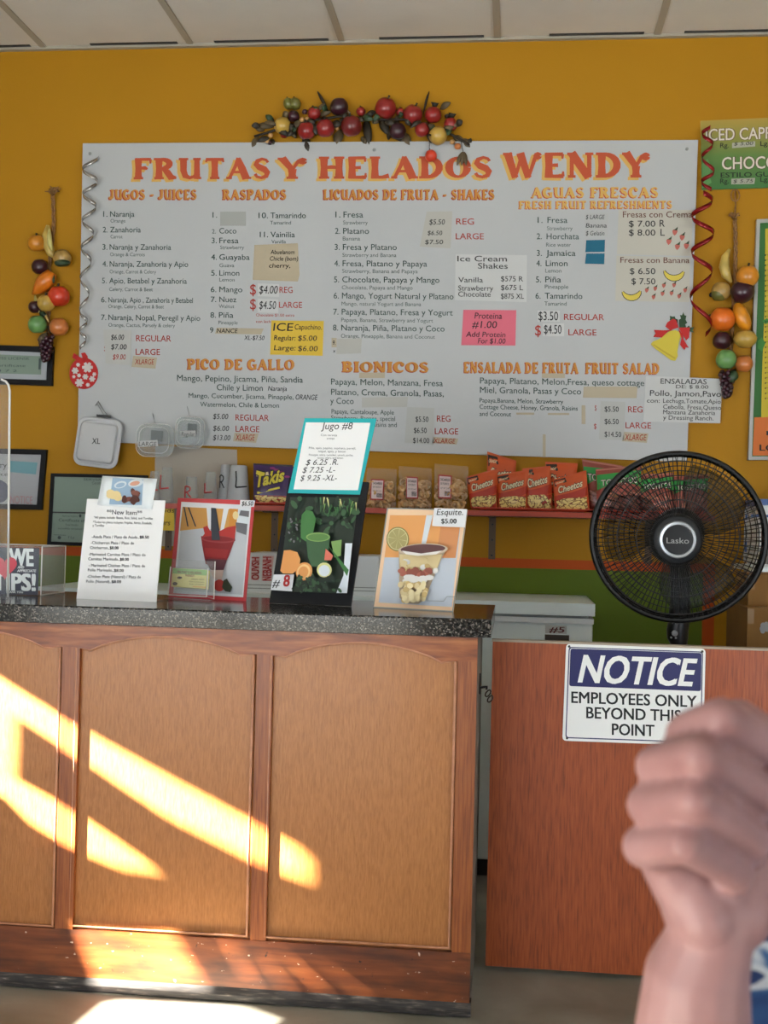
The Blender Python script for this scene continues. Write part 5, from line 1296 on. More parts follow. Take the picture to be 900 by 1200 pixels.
MB().box((a.x+.008, 4.368, zc+.0005), (a.x+.41, 4.612, a.z-.022)).build('tub_body', M_white, tb)
m = MB(); ink(m, wallp(4.368), [(880, 603), (960, 604), (960, 607), (880, 606)], .001); m.build('stripe', M_blue, tb)
m = MB(); ink(m, wallp(4.368), [(892, 622), (960, 622), (960, 645), (892, 645)], .001, 0); ink(m, wallp(4.368), [(893, 646), (960, 646), (960, 661), (893, 661)], .001, 1); m.build('printed_panel', [mat('brick_print', (140, 78, 52), KW), mat('grey_print2', (120, 116, 112), KW)], tb)
# blue and white bag behind the fan rim, hung on the wall
bag = Bag([(873, 594), (893, 596), (888, 662), (871, 658)], 4.64, .018, 0)
t = thing('hanging_bag', 'blue and white plastic bag hanging behind the right rim of the fan', 'bag', W(880, 660, 4.64))
bag.mesh(9, 13).build('pouch', mat('bag_white', (206, 212, 216), KW, .4), t, True)
m = MB(); bag.patch(m, .03, .14, .97, .22, .0012); bag.patch(m, .03, .62, .97, .82, .0012); m.build('blue_band', M_blue, t)
m = MB(); bag.text(m, 'ICE', .1, .55, .9, .18, .002, 0, 0, .03); bag.text(m, 'COLD', .1, .95, .9, .08, .002, 0, 0, .03); m.build('print', M_ink, t)
# brown cardboard boxes under it
M_cb = ramp_mat('cardboard', [(0.3, (120, 84, 34)), (0.7, (138, 98, 44))], (2, 2, 2), 3, 4, .8)
def cbox(label, xa, ya, xb, yb, Y, dep, logo=None, z0=0.0, z1=None):
    A = W(xa, ya, Y); x1 = A.x+xb; zz = z1 if z1 else A.z
    t = thing('cardboard_box', label, 'box', ((A.x+x1)/2, Y+dep/2, z0), 'brown boxes by the stand')
    MB().box((A.x, Y, z0), (x1, Y+dep, zz)).build('carton', M_cb, t)
    MB().box((A.x+.001, Y-.001, zz-.05), (A.x+.02, Y-.0002, zz-.004)).build('tape', mat('brown_tape', (150, 112, 60), KW, .4), t)
    if logo:
        m = MB(); P_ = wallp(Y)
        for i in range(9):
            q = ell(logo[0]+random.uniform(-4, 4), logo[1]+random.uniform(-5, 5), 3, 3.4, 9); ink(m, P_, q, .0008+.00004*i)
        m.build('printed_logo', mat('grey_logo', (150, 150, 150), KW), t)
    return t
cbox('large brown cardboard box with grey print low at the right edge', 876, 712, .55, 0, 3.8, .36, (897, 735), 0, W(876, 712, 3.8).z)
cbox('smaller brown cardboard box stacked on the large one below the stand top', 877, 672, .10, 0, 3.9, .2, None, W(876, 712, 3.8).z+.0005, W(877, 672, 3.9).z)

# ------------------------------------------------------------------ pedestal fan
YFN = 3.42
cf = W(795, 629, YFN); RF = 99.5*YFN/FL
fan = thing('pedestal_fan', 'black pedestal fan with round wire grille behind the half door', 'fan', (cf.x, 3.56, 0))
FX = Vector((1, 0, 0)); FZ = Vector((0, 0, 1)); FYv = Vector((0, 1, 0))
tilt = 0.02
FYv = (W(794, 632.5, YFN-.066)-cf)/-.066
def fp(r, a, d): return cf + FX*(r*math.cos(a)) + FZ*(r*math.sin(a)*.975) + FYv*d
def ringpts(r, d, n=72): return [fp(r, 2*math.pi*i/n, d) for i in range(n)]
M_fan = mat('fan_black', (10, 10, 11), 1.0, .38, spec=.35); M_wire = mat('grille_wire', (12, 12, 13), 1.0, .5)
MB().tube(ringpts(RF-.004, .0, 96), .0085, 8, closed=True).build('outer_ring', M_fan, fan, True)
MB().tube(ringpts(RF-.008, .016, 96), .007, 8, closed=True).build('outer_ring', M_fan, fan, True)
def dome(r, front=True):
    t = r/RF; d = .062*(1-t**2.2)**.8 if t < 1 else 0
    return -d if front else .018+.07*(1-t**4)
hubr = 30*YFN/FL
def grille(front, nspoke, radii, rw, r0):
    m = MB()
    for k in range(nspoke):
        a = 2*math.pi*(k+.5)/nspoke
        rs = [r0+(RF-.006-r0)*i/6 for i in range(7)]
        m.tube([fp(q, a+(0 if front else .12*(q/RF)), dome(q, front)) for q in rs], rw, 4, cap=False)
    for q in radii: m.tube(ringpts(q, dome(q, front), 72), rw*1.25, 5, closed=True)
    return m
px_ = YFN/FL
g1 = grille(True, 108, [46*px_, 68*px_, 90*px_], .00115, hubr*.86)
g1.build('front_grille', M_wire, fan)
grille(False, 60, [q*px_ for q in (40, 52, 58, 64, 70, 76, 82, 88, 94)], .0012, .05).build('rear_grille', M_wire, fan)
# hub badge
hub = MB().lathe([(0, .0), (hubr*.62, .0), (hubr*.66, .004), (hubr*.8, .0), (hubr*.96, -.012), (hubr, -.03), (hubr*.9, -.034)], fp(0, 0, -.066), (0, -1, 0), 40).build('hub', mat('hub_black', (38, 40, 44), 1.0, .35), fan, True, auto=40)
rs_ = 21.5*px_*.98
MB().lathe([(rs_*.78, .002), (rs_*.82, .008), (rs_*.95, .009), (rs_*1.0, .004), (rs_*1.0, -.004), (rs_*.78, -.004)], fp(0, 0, -.066), (0, -1, 0), 40).build('badge_ring', mat('silver_plastic', (176, 180, 184), 1.0, .3, .6), hub, True, auto=50)
MB().lathe([(0, .005), (rs_*.8, .004), (rs_*.8, 0)], fp(0, 0, -.066), (0, -1, 0), 32).build('badge', M_fan, hub, True, auto=40)
PFN = wallp(fp(0, 0, -.0725).y)
m = MB(); txt(m, PFN, 'Lasko', 781, 636.5, 807.5, 6.5, 0, .02, 0, .01); m.build('logo_lettering', mat('logo_grey', (150, 150, 148), 1.0), hub)
# three blades of smoky plastic
M_blade = clear_mat('smoky_blade', (52, 56, 60), (.78, .80, .80), .3, .25)
for k in range(3):
    a0 = math.radians(160+120*k)
    def bl_(u, v):
        r_ = .045+(RF*.86-.045)*v; w = (.55+.55*math.sin(math.pi*min(1, v*.8+.1)))
        a = a0+(u-.5)*w*1.25+.25*v
        return fp(r_, a, .012+(u-.5)*.05)
    o = MB().grid(bl_, 9, 11).build('blade', M_blade, fan, True)
    md = o.modifiers.new('thickness', 'SOLIDIFY'); md.thickness = .0025
MB().lathe([(.0, -.02), (.045, -.02), (.05, .0), (.05, .045), (.0, .05)], fp(0, 0, .0), (0, 1, 0), 24).build('blade_hub', M_fan, fan, True, auto=40)
MB().lathe([(.0, 0), (.07, 0), (.075, .02), (.07, .09), (.05, .12), (.0, .125)], fp(0, 0, .088), (0, 1, 0), 24).build('motor_housing', M_fan, fan, True, auto=40)
# neck, control head and pole
def P35(x, y, Y=3.50): return W(x, y, Y)
Yn = 3.545
m = MB()
secs = []
for y, xa, xb in ((640, 783, 809), (690, 786, 809), (727, 783, 808.5), (738, 781, 807), (748, 781.5, 806.5), (754, 785, 805.5), (760, 788, 804)):
    a = P35(xa, y, Yn); b = P35(xb, y, Yn); c = (a+b)/2; w = (b-a).length/2
    secs.append([c+Vector((w*math.cos(t), .028*math.sin(t), 0)) for t in [i*math.pi/8 for i in range(16)]])
loft(m, secs); m.build('control_column', M_fan, fan, True)
PK = wallp(Yn-.028)
kn = MB().lathe([(.0085, 0), (.0085, .008), (.006, .010), (0, .010)], PK.px(790.5, 742), (0, -1, 0), 16).build('knob', mat('knob_grey', (150, 150, 150), 1.0, .3), fan, True, auto=40)
for x, y in ((786.5, 747), (792, 747.5)): MB().lathe([(.003, 0), (.003, .002), (0, .002)], PK.px(x, y), (0, -1, 0), 10).build('button', mat('knob_grey', (150, 150, 150)), fan)
for x in (788, 791.5, 795.5): MB().lathe([(.0013, 0), (.001, .001), (0, .001)], PK.px(x, 730.7), (0, -1, 0), 8).build('indicator_lamp', mat('lamp_grey', (110, 110, 110)), fan)
pole_x = P35(796, 760, Yn).x
MB().lathe([(.016, .03), (.016, .62), (.022, .625), (.022, P35(796, 752, Yn).z)], (pole_x, Yn, 0), (0, 0, 1), 16).build('pole', M_fan, fan, True, auto=40)
MB().lathe([(.0, .0), (.2, .0), (.205, .006), (.19, .02), (.06, .035), (.03, .05), (0, .05)], (pole_x, Yn+.02, 0.001), (0, 0, 1), 36).build('base', M_fan, fan, True, auto=40)

# ------------------------------------------------------------------ signs and stands on the counter
CM = lambda n, c, r=.6, **k: mat(n, c, KC, r, **k)
M_sheet = CM('bright_paper', (244, 246, 250), .5)
PN = lean((90, 701.5), (183, 705.5), ZT, .42)
ns = thing('menu_sign', 'white New Item price sign in clear stand left of the red framed sign', 'sign', PN.px(136, 705))
sheet(MB(), PN, [(102, 584.5), (193.5, 586.5), (183, 705.5), (89.5, 701.5)], 0, .003).build('paper', M_sheet, ns)
a, b = PN.px(90, 701.5), PN.px(183, 705.5)
MB().prism([a+Vector((0, .0035, 0.0005)), b+Vector((0, .0035, .0005)), b+Vector((0, .075, .0005)), a+Vector((0, .075, .0005))], (0, 0, .003)).build('stand_foot', M_clear, ns)
lines('title_lettering', [('**New Item**', 125, 602.5, 166.5, 5.2)], CM('print_grey', (70, 74, 82)), parent=ns, pl=PN, off=.001)
lines('lettering', [('*All plates include: Beans, Rice, Salad, and Tortillas', 110, 607.5, 179, 2.6, .02), ('*Todos los platos incluyen: Frijoles, Arroz, Ensalada,', 109, 613, 178, 2.6, .02), ('y Tortillas', 108.5, 616.8, 122, 2.6, .02), ('-Asada Plate / Plato de Asada', 107.5, 630.5, 161, 3.2, .012), ('-Chicharron Plate / Plato de', 106.5, 637.5, 157, 3.2, .012), ('Chicharron', 105.5, 643.3, 126, 3.2, .01), ('-Marinated Carnitas Plate / Plato de', 104, 651, 170.5, 3.2, .012), ('Carnitas Marinada', 103.5, 656.5, 138, 3.2, .01), ('- Marinated Chicken Plate / Plato de', 104, 664, 170, 3.2, .012), ('Pollo Marinado', 103, 669.5, 131, 3.2, .01), ('-Chicken Plate (Natural) / Plata de', 102, 677, 165, 3.2, .012), ('Pollo (Natural)', 101, 682.8, 128, 3.2, .01)], CM('print_dark', (60, 64, 72)), parent=ns, pl=PN, off=.001)
lines('price_lettering', [('..$8.50', 161.5, 631, 174.5, 3.2, .01), ('..$8.00', 126.5, 643.5, 139, 3.2, .01), ('..$8.00', 138.5, 657, 151, 3.2, .01), ('..$8.00', 131.5, 670, 145, 3.2, .01), ('..$8.00', 128.5, 683.2, 142, 3.2, .01)], M_ink, parent=ns, pl=PN, off=.001, bold=.02)
pf = thing('photo_card', 'curled food photo card clipped to the top of the New Item sign', 'photo card', PN.px(148, 594))
def pcm(x, y, o): 
    return PN.px(x, y, .003+o+.004*max(0, (x-165)/20)**2)
m = MB()
m.grid(lambda u, v: pcm(120+64*u-6*v*(1), 557.5+3.5*u+34*v+u*2*v, 0), 9, 5); o = m.build('card', CM('photo_paper', (222, 228, 238), .4), pf, True)
o.modifiers.new('thickness', 'SOLIDIFY').thickness = .0008
def food(parent, pl, q, items, name='photo_print'):
    m = MB(); ms = []
    if q: ink(m, pl, q[0], q[2] if len(q) > 2 else .0012, 0); ms.append(q[1])
    for i, (pts, mt) in enumerate(items):
        if mt not in ms: ms.append(mt)
        ink(m, pl, pts, (q[2] if q and len(q) > 2 else .0012)+.00025*(i+1), ms.index(mt))
    return m.build(name, ms, parent)
C_ = lambda n, c: CM(n, c, .35)
rice = C_('print_rice', (226, 204, 150)); meat = C_('print_meat', (84, 48, 44)); steel = C_('print_bluegrey', (150, 176, 200)); pale = C_('print_pale', (206, 214, 220)); salad = C_('print_salad', (206, 150, 126))
its = [(ell(141, 568, 7.5, 4, 16, rot=-15), pale), (ell(141, 568.5, 5.5, 2.6, 14, rot=-15), steel), (ell(159, 566, 9, 4.5, 16, rot=-12), pale), (ell(158, 566.5, 6, 2.6, 14, rot=-12), salad)]
its += [(ell(132+random.uniform(-3, 8), 582+random.uniform(-5, 6), 5, 4, 9), rice) for _ in range(7)]
its += [(ell(152+random.uniform(-7, 8), 582+random.uniform(-6, 7), random.uniform(4, 6), 3, 9, rot=random.uniform(0, 180)), meat if i % 3 else C_('print_meat2', (124, 76, 66))) for i in range(12)]
food(pf, PN, ([(132, 560), (168, 562), (166, 592), (128, 591)], steel, .0045), its)

# ---- tip jar box with card
zt2 = ZT+.0008
PT = Plane(onZ(44, 698, zt2), (0, -1, 0.06)); YT = PT.o.y
tj = thing('tip_box', 'clear acrylic tip box with dark WE love TIPS card at far left', 'tip box', (onZ(10, 697, zt2).x, YT+.07, ZT))
sheet(MB(), PT, [(-48, 640), (46, 642.3), (44.2, 697.5), (-50, 696)], 0, .0015).build('card', CM('navy_card', (36, 40, 60), .35), tj)
m = MB()
for s, x0, y, x1, c in (('WE', 10.5, 662.5, 39.5, 19.5), ('TIPS!', -9, 691, 42, 19)): txt(m, PT, s, x0, y, x1, c, .001, .02, 0, .045)
for s, x0, y, x1 in (('AND', 20.5, 666.2, 28), ('APPRECIATE', 20, 670.3, 42)): txt(m, PT, s, x0, y, x1, 3, .001, .01, .15, .02)
txt(m, PT, 'THANK YOU', 6.5, 695, 27, 2.6, .001, .01, 0, .02)
m.build('lettering', CM('card_white', (226, 234, 238)), tj)
hp = []
for i in range(40):
    a = 2*math.pi*i/40; hp.append((5.5+14*math.sin(a)**3*1.02, 664-(13*math.cos(a)-5*math.cos(2*a)-2*math.cos(3*a)-math.cos(4*a))*.92))
sheet(MB(), PT, hp, .002, .0006).build('heart', CM('heart_red', (206, 76, 90)), tj)
bx_l, bx_r = PT.px(-48, 690).x, PT.px(47.5, 690).x; zt3 = PT.px(46, 640.5).z; yb_ = YT+.18
for lo, hi in (((bx_l, YT+.004, ZT+.0005), (bx_r, YT+.007, zt3)), ((bx_l, yb_, ZT+.0005), (bx_r, yb_+.003, zt3)), ((bx_r-.003, YT+.007, ZT+.0005), (bx_r, yb_, zt3)), ((bx_l, YT+.007, ZT+.0005), (bx_r-.003, yb_, ZT+.0035)), ((bx_l, YT+.007, zt3-.003), (bx_r-.003, yb_, zt3))):
    MB().box(lo, hi).build('acrylic_wall', M_clear, tj)
m = MB()
for p0, p1 in (((bx_r, YT+.004, ZT+.002), (bx_r, YT+.004, zt3)), ((bx_r, yb_+.003, ZT+.002), (bx_r, yb_+.003, zt3)), ((bx_r, YT+.004, ZT+.002), (bx_r, yb_+.003, ZT+.002)), ((bx_l, yb_+.003, zt3), (bx_r, yb_+.003, zt3)), ((bx_r, YT+.004, zt3), (bx_r, yb_+.003, zt3))):
    m.tube([p0, p1], .0018, 5)
m.build('polished_edge', M_edge, tj)
# ---- clear counter screen
YG = 3.12
PG = wallp(YG)
gs = thing('counter_screen', 'clear acrylic counter screen standing at the far left', 'screen', PG.px(-20, 700))
zz = ZT+.0005
q = [PG.px(x, y) for x, y in ((-62, 442), (1, 444.5), (6.5, 447), (9.5, 451), (11, 458), (10.5, 640))]
poly = [Vector((q[0].x, YG, zz))]+q[:5]+[Vector((q[5].x, YG, zz))]
MB().prism(poly, (0, .005, 0)).build('pane', M_clear, gs)
MB().tube([p+Vector((0, .0025, 0)) for p in q[1:5]]+[Vector((q[5].x, YG+.0025, zz+.003))], .0032, 6).build('polished_edge', M_edge, gs, True)

# ---- red framed drink sign
PR = lean((197.5, 699.5), (288, 704.5), ZT, .42)
rs = thing('drink_sign', 'red framed mangonada drink photo sign in the middle of the counter', 'sign', PR.px(243, 704))
rs['label'] = 'red bordered sign with photo of a dark red drink in a cup'
sheet(MB(), PR, [(208.5, 583.5), (298.5, 586.5), (288, 704.5), (197.5, 699.5)], 0, .003).build('backing', CM('sign_red', (196, 66, 72), .35), rs)
M_pw = CM('print_white', (218, 220, 224), .35)
ink(MB(), PR, [(212.5, 588), (294.5, 592), (285, 700), (203, 695)], .0008).build('white_border', M_pw, rs)
tanp = C_('print_tan', (204, 152, 84)); drk = C_('print_dark_red', (132, 40, 46)); drk2 = C_('print_red', (176, 56, 54)); grey = C_('print_tabletop', (190, 194, 200)); dk = C_('print_dark', (62, 34, 40)); mid = C_('print_midgrey', (110, 110, 116))
its = [([(214, 594), (279, 597), (276, 624), (238, 619), (211, 622)], tanp), ([(242, 594), (247, 594), (249, 620), (244, 620)], M_pw), ([(262, 595.5), (268, 596), (262, 622), (258, 622)], M_pw), ([(269, 596), (279, 596.5), (277, 624), (268, 625)], C_('print_orange', (206, 140, 62))),
       ([(279, 597), (292, 598), (290, 620), (276, 624)], pale), ([(282, 598), (292, 599), (291.5, 606), (280, 604)], mid), ([(276, 612), (290, 614), (288.5, 627), (277, 623)], mid), (ell(276, 604, 3.5, 5, 10), rice),
       ([(215, 594), (216.5, 594), (221, 617), (219.5, 617)], dk), ([(220, 594.5), (221.5, 594.5), (230, 617), (228.5, 617)], dk),
       ([(247.5, 595), (253, 595.5), (257, 620), (258, 630), (247, 630)], dk), ([(236, 630), (244, 620), (250, 624), (258, 622), (266, 618), (276, 616), (276, 622), (275, 632), (258, 634)], drk2), ([(240, 626), (238, 618), (243, 616), (246, 622)], drk2),
       ([(235.5, 628), (256, 634), (275.5, 631), (268, 652), (262, 664), (241, 661), (237, 640)], drk), (ell(256, 632, 20, 4.2, 18, rot=3), C_('print_rim_red', (150, 70, 72))), (ell(256, 631.4, 18, 3, 18, rot=3), drk), ([(247.5, 605), (253, 606), (257, 626), (258, 633), (248, 633)], dk), ([(240, 642), (268, 644), (265, 654), (241, 653)], C_('print_red_mid', (150, 48, 50))), ([(240, 655), (266, 656), (262, 668), (256, 672), (246, 667)], C_('print_plum', (84, 44, 54))),
       ([(246, 668), (262, 668), (260, 680), (250, 678)], C_('print_fade', (196, 174, 166))), (ell(257, 686, 6.5, 7, 16), drk2), ([(262, 680), (266, 678), (268, 682), (272, 688), (270, 694), (264, 693), (260, 688)], C_('print_leaf', (52, 62, 50)))]
food(rs, PR, ([(214, 594), (292, 598), (284, 697), (206, 691)], grey, .0012), its)
tg = sheet(MB(), PR, [(281.5, 586), (298.5, 586.5), (297.5, 594), (281, 593.5)], .006, .0008).build('price_tag', M_pw, rs)
txt(MB(), PR, '$6.50', 283, 592.5, 296, 5, .0068, .0, .2, .015).build('handwriting', M_ink, tg)
# clear card holder in front of it
PH = lean((196.5, 701), (249, 704.5), ZT, .25)
hd = thing('card_holder', 'clear card holder with business cards in front of the red bordered sign', 'card holder', PH.px(222, 702))
m = MB(); sheet(m, PH, [(200, 664), (244, 666), (242, 699), (196.5, 696.5)], .036, .002); m.build('front_lip', M_clear, hd)
m = MB(); sheet(m, PH, [(202, 655), (252, 658), (250.5, 699), (199, 695)], .006, .002); m.build('back_panel', M_clear, hd)
a, b = onZ(196.5, 701, ZT+.002), onZ(249, 704.5, ZT+.002)
m = MB(); m.prism([a+Vector((0, -.03, 0)), b+Vector((0, -.03, 0)), b+Vector((0, .0, 0)), a], (0, 0, .003)); m.build('tray', M_clear, hd)
m = MB(); m.tube([PH.px(244, 666, .036), PH.px(242, 699, .036), PH.px(250.5, 702, .006), PH.px(252, 658, .006)], .0016, 5); m.tube([PH.px(200, 664, .036), PH.px(196.5, 697, .036), PH.px(242, 699.5, .036)], .0016, 5); m.build('polished_edge', M_edge, hd)
bc = thing('business_card', 'green and yellow business card standing in the clear card holder', 'business card', PH.px(222, 690, .03))
for k in range(1):
    sheet(MB(), PH, [(202.5, 665.5), (243, 668), (241, 690), (200.5, 687)], .032, .012).build('card_stack', CM('card_yellow', (216, 206, 132)), bc)
m = MB(); ink(m, PH, [(202.7, 665.8), (242.8, 668.2), (242, 674.5), (202, 672)], .0324, 0); ink(m, PH, [(226, 688), (241, 689), (241.2, 687.5), (226, 686.5)], .0324, 1); m.build('card_print', [CM('card_green', (140, 184, 110)), CM('card_orange', (216, 170, 96))], bc)
m = MB(); txt(m, PH, 'FRUTAS Y HELADOS', 208, 671.5, 236, 2.8, .0328, .05, 0, .03); txt(m, PH, 'WENDY', 217, 675.5, 228, 2.6, .0328, .05, 0, .03); m.build('heading_lettering', CM('card_maroon', (120, 40, 34)), bc)
m = MB()
for i, s in enumerate(('(000) 000', 'Fresh fruit and juice', 'Ice cream')): txt(m, PH, s, 222+(2 if i == 0 else 0), 679.5+i*2.8, 239, 1.8, .0328, .04)
ink(m, PH, ell(205, 684, 3, 2, 10), .0328); ink(m, PH, ell(210.5, 677, 3, 1.6, 10), .0328); m.build('small_lettering', CM('card_dark', (70, 54, 44)), bc)

# ---- black easel sign with teal card
PJ = lean((315.5, 706), (411, 710), ZT+.0028, .30)
js = thing('juice_sign', 'tall black framed green juice photo board leaning on the counter', 'sign', PJ.px(363, 709))
sheet(MB(), PJ, [(339, 560), (432, 565), (411, 710), (315.5, 706)], 0, .008).build('board', CM('foam_board_black', (22, 23, 26), .5, spec=.25), js)
a, b = PJ.px(330, 707), PJ.px(400, 709)
MB().prism([PJ.px(352, 620, -.008), PJ.px(385, 621, -.008), Vector((PJ.px(378, 640).x, PJ.px(378, 700).y+.11, ZT+.006)), Vector((PJ.px(345, 640).x, PJ.px(345, 700).y+.11, ZT+.006))], (0, .003, 0)).build('brace', M_black, js)
gd = C_('print_deep_green', (34, 48, 40)); gm = C_('print_mid_green', (58, 92, 62)); gb = C_('print_bright_green', (62, 116, 62)); gl_ = C_('print_light_green', (120, 156, 90)); orp = C_('print_orange2', (216, 148, 84)); ol = C_('print_orange_light', (230, 190, 130)); wh = C_('print_offwhite', (206, 214, 222)); pkp = C_('print_pink', (206, 110, 92)); pl_y = C_('print_paleyellow', (206, 206, 140))
def pj(x, y): return (290+x/4.8, 470+y/4.8)
its = []
for _ in range(70):
    x, y = random.uniform(235, 610), random.uniform(545, 740)
    its.append(([pj(*p) for p in ell(x, y, random.uniform(10, 30), random.uniform(8, 20), 8, rot=random.uniform(0, 180))], random.choice([gd, gd, gm, C_('print_forest', (44, 66, 50))])))
for _ in range(24):
    x, y = random.uniform(400, 610), random.uniform(540, 600); its.append(([pj(x, y), pj(x+8, y), pj(x+random.uniform(-20, 20), y+50)], random.choice([gl_, gb, pl_y, gm])))
for _ in range(30):
    x, y = random.uniform(215, 300), random.uniform(660, 790); its.append(([pj(*p) for p in ell(x, y, 9, 5, 7, rot=random.uniform(0, 180))], random.choice([gm, mid, gd])))
its += [([pj(*p) for p in ((300, 700), (305, 640), (330, 612), (365, 620), (385, 660), (370, 740), (330, 790), (300, 770))], gb),
        ([pj(*p) for p in ((550, 800), (590, 800), (560, 1080), (500, 1080), (540, 980))], wh),
        ([pj(*p) for p in ((330, 770), (465, 760), (450, 900), (440, 930), (360, 930), (340, 880))], gm), ([pj(*p) for p in ell(397, 765, 68, 26, 20)], gl_), ([pj(*p) for p in ell(397, 766, 60, 20, 20)], C_('print_juice', (88, 128, 70))),
        ([pj(*p) for p in ((470, 790), (530, 780), (525, 870), (490, 880))], gl_), ([pj(*p) for p in ((440, 830), (482, 870), (470, 895), (432, 895))], pkp), ([pj(*p) for p in ((448, 800), (470, 830), (570, 950), (560, 985))], gb),
        ([pj(*p) for p in ((205, 840), (240, 838), (280, 850), (298, 890), (290, 940), (255, 970), (200, 970), (185, 955))], orp),
        ([pj(*p) for p in ell(318, 958, 46, 52, 20, rot=20)], orp), ([pj(*p) for p in ell(316, 960, 37, 43, 20, rot=20)], ol), ([pj(*p) for p in ell(314, 962, 28, 33, 18, rot=20)], orp), ([pj(*p) for p in ell(432, 950, 42, 42, 18)], pl_y), ([pj(*p) for p in ell(432, 954, 32, 32, 18)], wh)]
for _ in range(60):
    x, y = random.uniform(262, 520), random.uniform(985, 1070); its.append(([pj(*p) for p in ell(x, y, random.uniform(10, 22), 9, 8, rot=random.uniform(0, 180))], random.choice([gd, gm, C_('print_forest', (44, 66, 50))])))
food(js, PJ, ([pj(240, 540), pj(625, 542), pj(558, 1083), pj(170, 1070)], gd, .0006), its)
tg = sheet(MB(), PJ, [pj(148, 975), pj(262, 975), pj(250, 1070), pj(130, 1062)], .019, .0008).build('number_tag', M_pw, js)
txt(MB(), PJ, '8', 331.5, 687, 339, 13, .0205, 0, .1, .03).build('number', CM('tag_red', (170, 36, 36)), tg)
txt(MB(), PJ, '#', 318.5, 688, 327, 9, .0205, 0, .25, 0).build('hash_mark', M_ink, tg)
tc_ = thing('recipe_card', 'teal card reading Jugo #8 propped on the black juice board', 'card', PJ.px(380, 579, .02))
M_tealc = CM('teal_card', (34, 168, 172), .6)
sheet(MB(), PJ, [(357, 490), (441, 490.5), (421.5, 579.5), (337.5, 577.5)], .004, .003).build('card', M_tealc, tc_)
ink(MB(), PJ, [(358.5, 495), (434, 495.5), (419.5, 574.5), (344, 573.5)], .0048).build('paper', M_sheet, tc_)
m = MB(); txt(m, PJ, 'Jugo #8', 376.5, 503, 412.5, 8, .0056, 0, .2, -.002); m.build('title_lettering', M_ink, tc_)
m = MB()
for s, x0, y, x1, c in (('Con naranja', 376, 511, 395, 2.4), ('orange', 383, 514.6, 392, 2), ('Piña, apio, pepino, espinaca, perejil,', 362, 526, 417, 2.4), ('nopal, apio, y limon', 373, 530, 405, 2.4), ('Pineapple, celery, cucumber, spinach, parsley,', 362, 534, 414, 2.2), ('cactus, celery, and lemon', 372, 537.5, 402, 2.2)): txt(m, PJ, s, x0, y, x1, c, .0056, .01)
m.build('lettering', CM('print_dark', (60, 64, 72)), tc_)
m = MB()
for s, x0, y, x1, c in (('$ 6.25 .R.', 358, 545, 396, 6.5), ('$ 7.25 -L-', 354, 554, 392, 6.5), ('$ 9.25 -XL-', 351.5, 563.5, 394, 6.5)): txt(m, PJ, s, x0, y, x1, c, .0056, -.01, .35, -.004)
m.build('handwriting', M_ink, tc_)

# ---- corn cup sign
PE = lean((437, 712), (531, 717), ZT, .38)
es = thing('corn_cup_sign', 'peach framed sign with photo of a layered corn cup', 'sign', PE.px(484, 716))
sheet(MB(), PE, [(453.5, 595), (548, 597.5), (531, 717), (437, 712)], 0, .003).build('backing', CM('sign_peach', (234, 196, 160), .4), es)
m = MB(); q0 = [(453.5, 595), (548, 597.5), (531, 717), (437, 712)]; q1 = [(454.8, 596.2), (546.8, 598.6), (530, 715.8), (438.2, 710.9)]
for i in range(4): ink(m, PE, [q0[i], q0[(i+1) % 4], q1[(i+1) % 4], q1[i]], .0006)
m.build('clear_edge', M_gasket, es)
def pe(x, y): return (420+x/5.71, 520+y/5.71)
wallo = C_('print_wall_orange', (222, 158, 96)); tab = C_('print_table', (186, 194, 206)); corn = C_('print_corn', (214, 196, 150)); choc = C_('print_chili', (92, 60, 62)); crm = C_('print_cream', (216, 214, 210)); chil = C_('print_chile_red', (170, 100, 84)); lime = C_('print_lime', (168, 158, 106)); lime2 = C_('print_lime_rind', (126, 124, 70)); cupc = C_('print_cup', (178, 160, 136)); 
its = [([pe(*p) for p in ((212, 478), (690, 480), (648, 765), (175, 760))], wallo), ([pe(*p) for p in ((560, 480), (690, 482), (650, 765), (520, 762))], C_('print_wall_dark', (206, 140, 92))),
       ([pe(*p) for p in ((455, 478), (498, 478), (452, 668), (422, 668))], wh),
       ([pe(*p) for p in ell(263, 638, 76, 82, 22)], lime2), ([pe(*p) for p in ell(263, 638, 69, 75, 22)], C_('print_pith', (206, 200, 150))), ([pe(*p) for p in ell(263, 638, 63, 69, 22)], lime)]
for k in range(8):
    a = k*math.pi/4+.2; its.append(([pe(263, 638), pe(263+62*math.cos(a-.03), 638+68*math.sin(a-.03)), pe(263+62*math.cos(a+.03), 638+68*math.sin(a+.03))], C_('print_pith', (206, 200, 150))))
its += [([pe(*p) for p in ((270, 720), (595, 700), (560, 760), (480, 950), (450, 1040), (400, 1072), (320, 1070), (275, 1030))], cupc),
        ([pe(*p) for p in ((275, 740), (560, 740), (520, 850), (480, 870), (280, 860))], corn)]
for _ in range(26):
    x, y = random.uniform(290, 520), random.uniform(770, 850); its.append(([pe(*p) for p in ell(x, y, 22, 18, 8, rot=random.uniform(0, 180))], random.choice([corn, crm, C_('print_corn2', (196, 170, 116))])))
for _ in range(16):
    x, y = random.uniform(285, 505), random.uniform(825, 880); its.append(([pe(*p) for p in ell(x, y, 24, 18, 8, rot=random.uniform(0, 180))], random.choice([chil, C_('print_chile2', (140, 78, 66))])))
for _ in range(10):
    x, y = random.uniform(320, 480), random.uniform(880, 925); its.append(([pe(*p) for p in ell(x, y, 34, 18, 9)], crm))
for _ in range(46):
    y = random.uniform(935, 1050); hw = 95-(y-935)*.25; x = 375+random.uniform(-hw, hw)-(y-935)*.08; its.append(([pe(*p) for p in ell(x, y, 22, 19, 8, rot=random.uniform(0, 180))], random.choice([corn, C_('print_corn3', (228, 212, 168)), C_('print_corn2', (196, 170, 116))])))
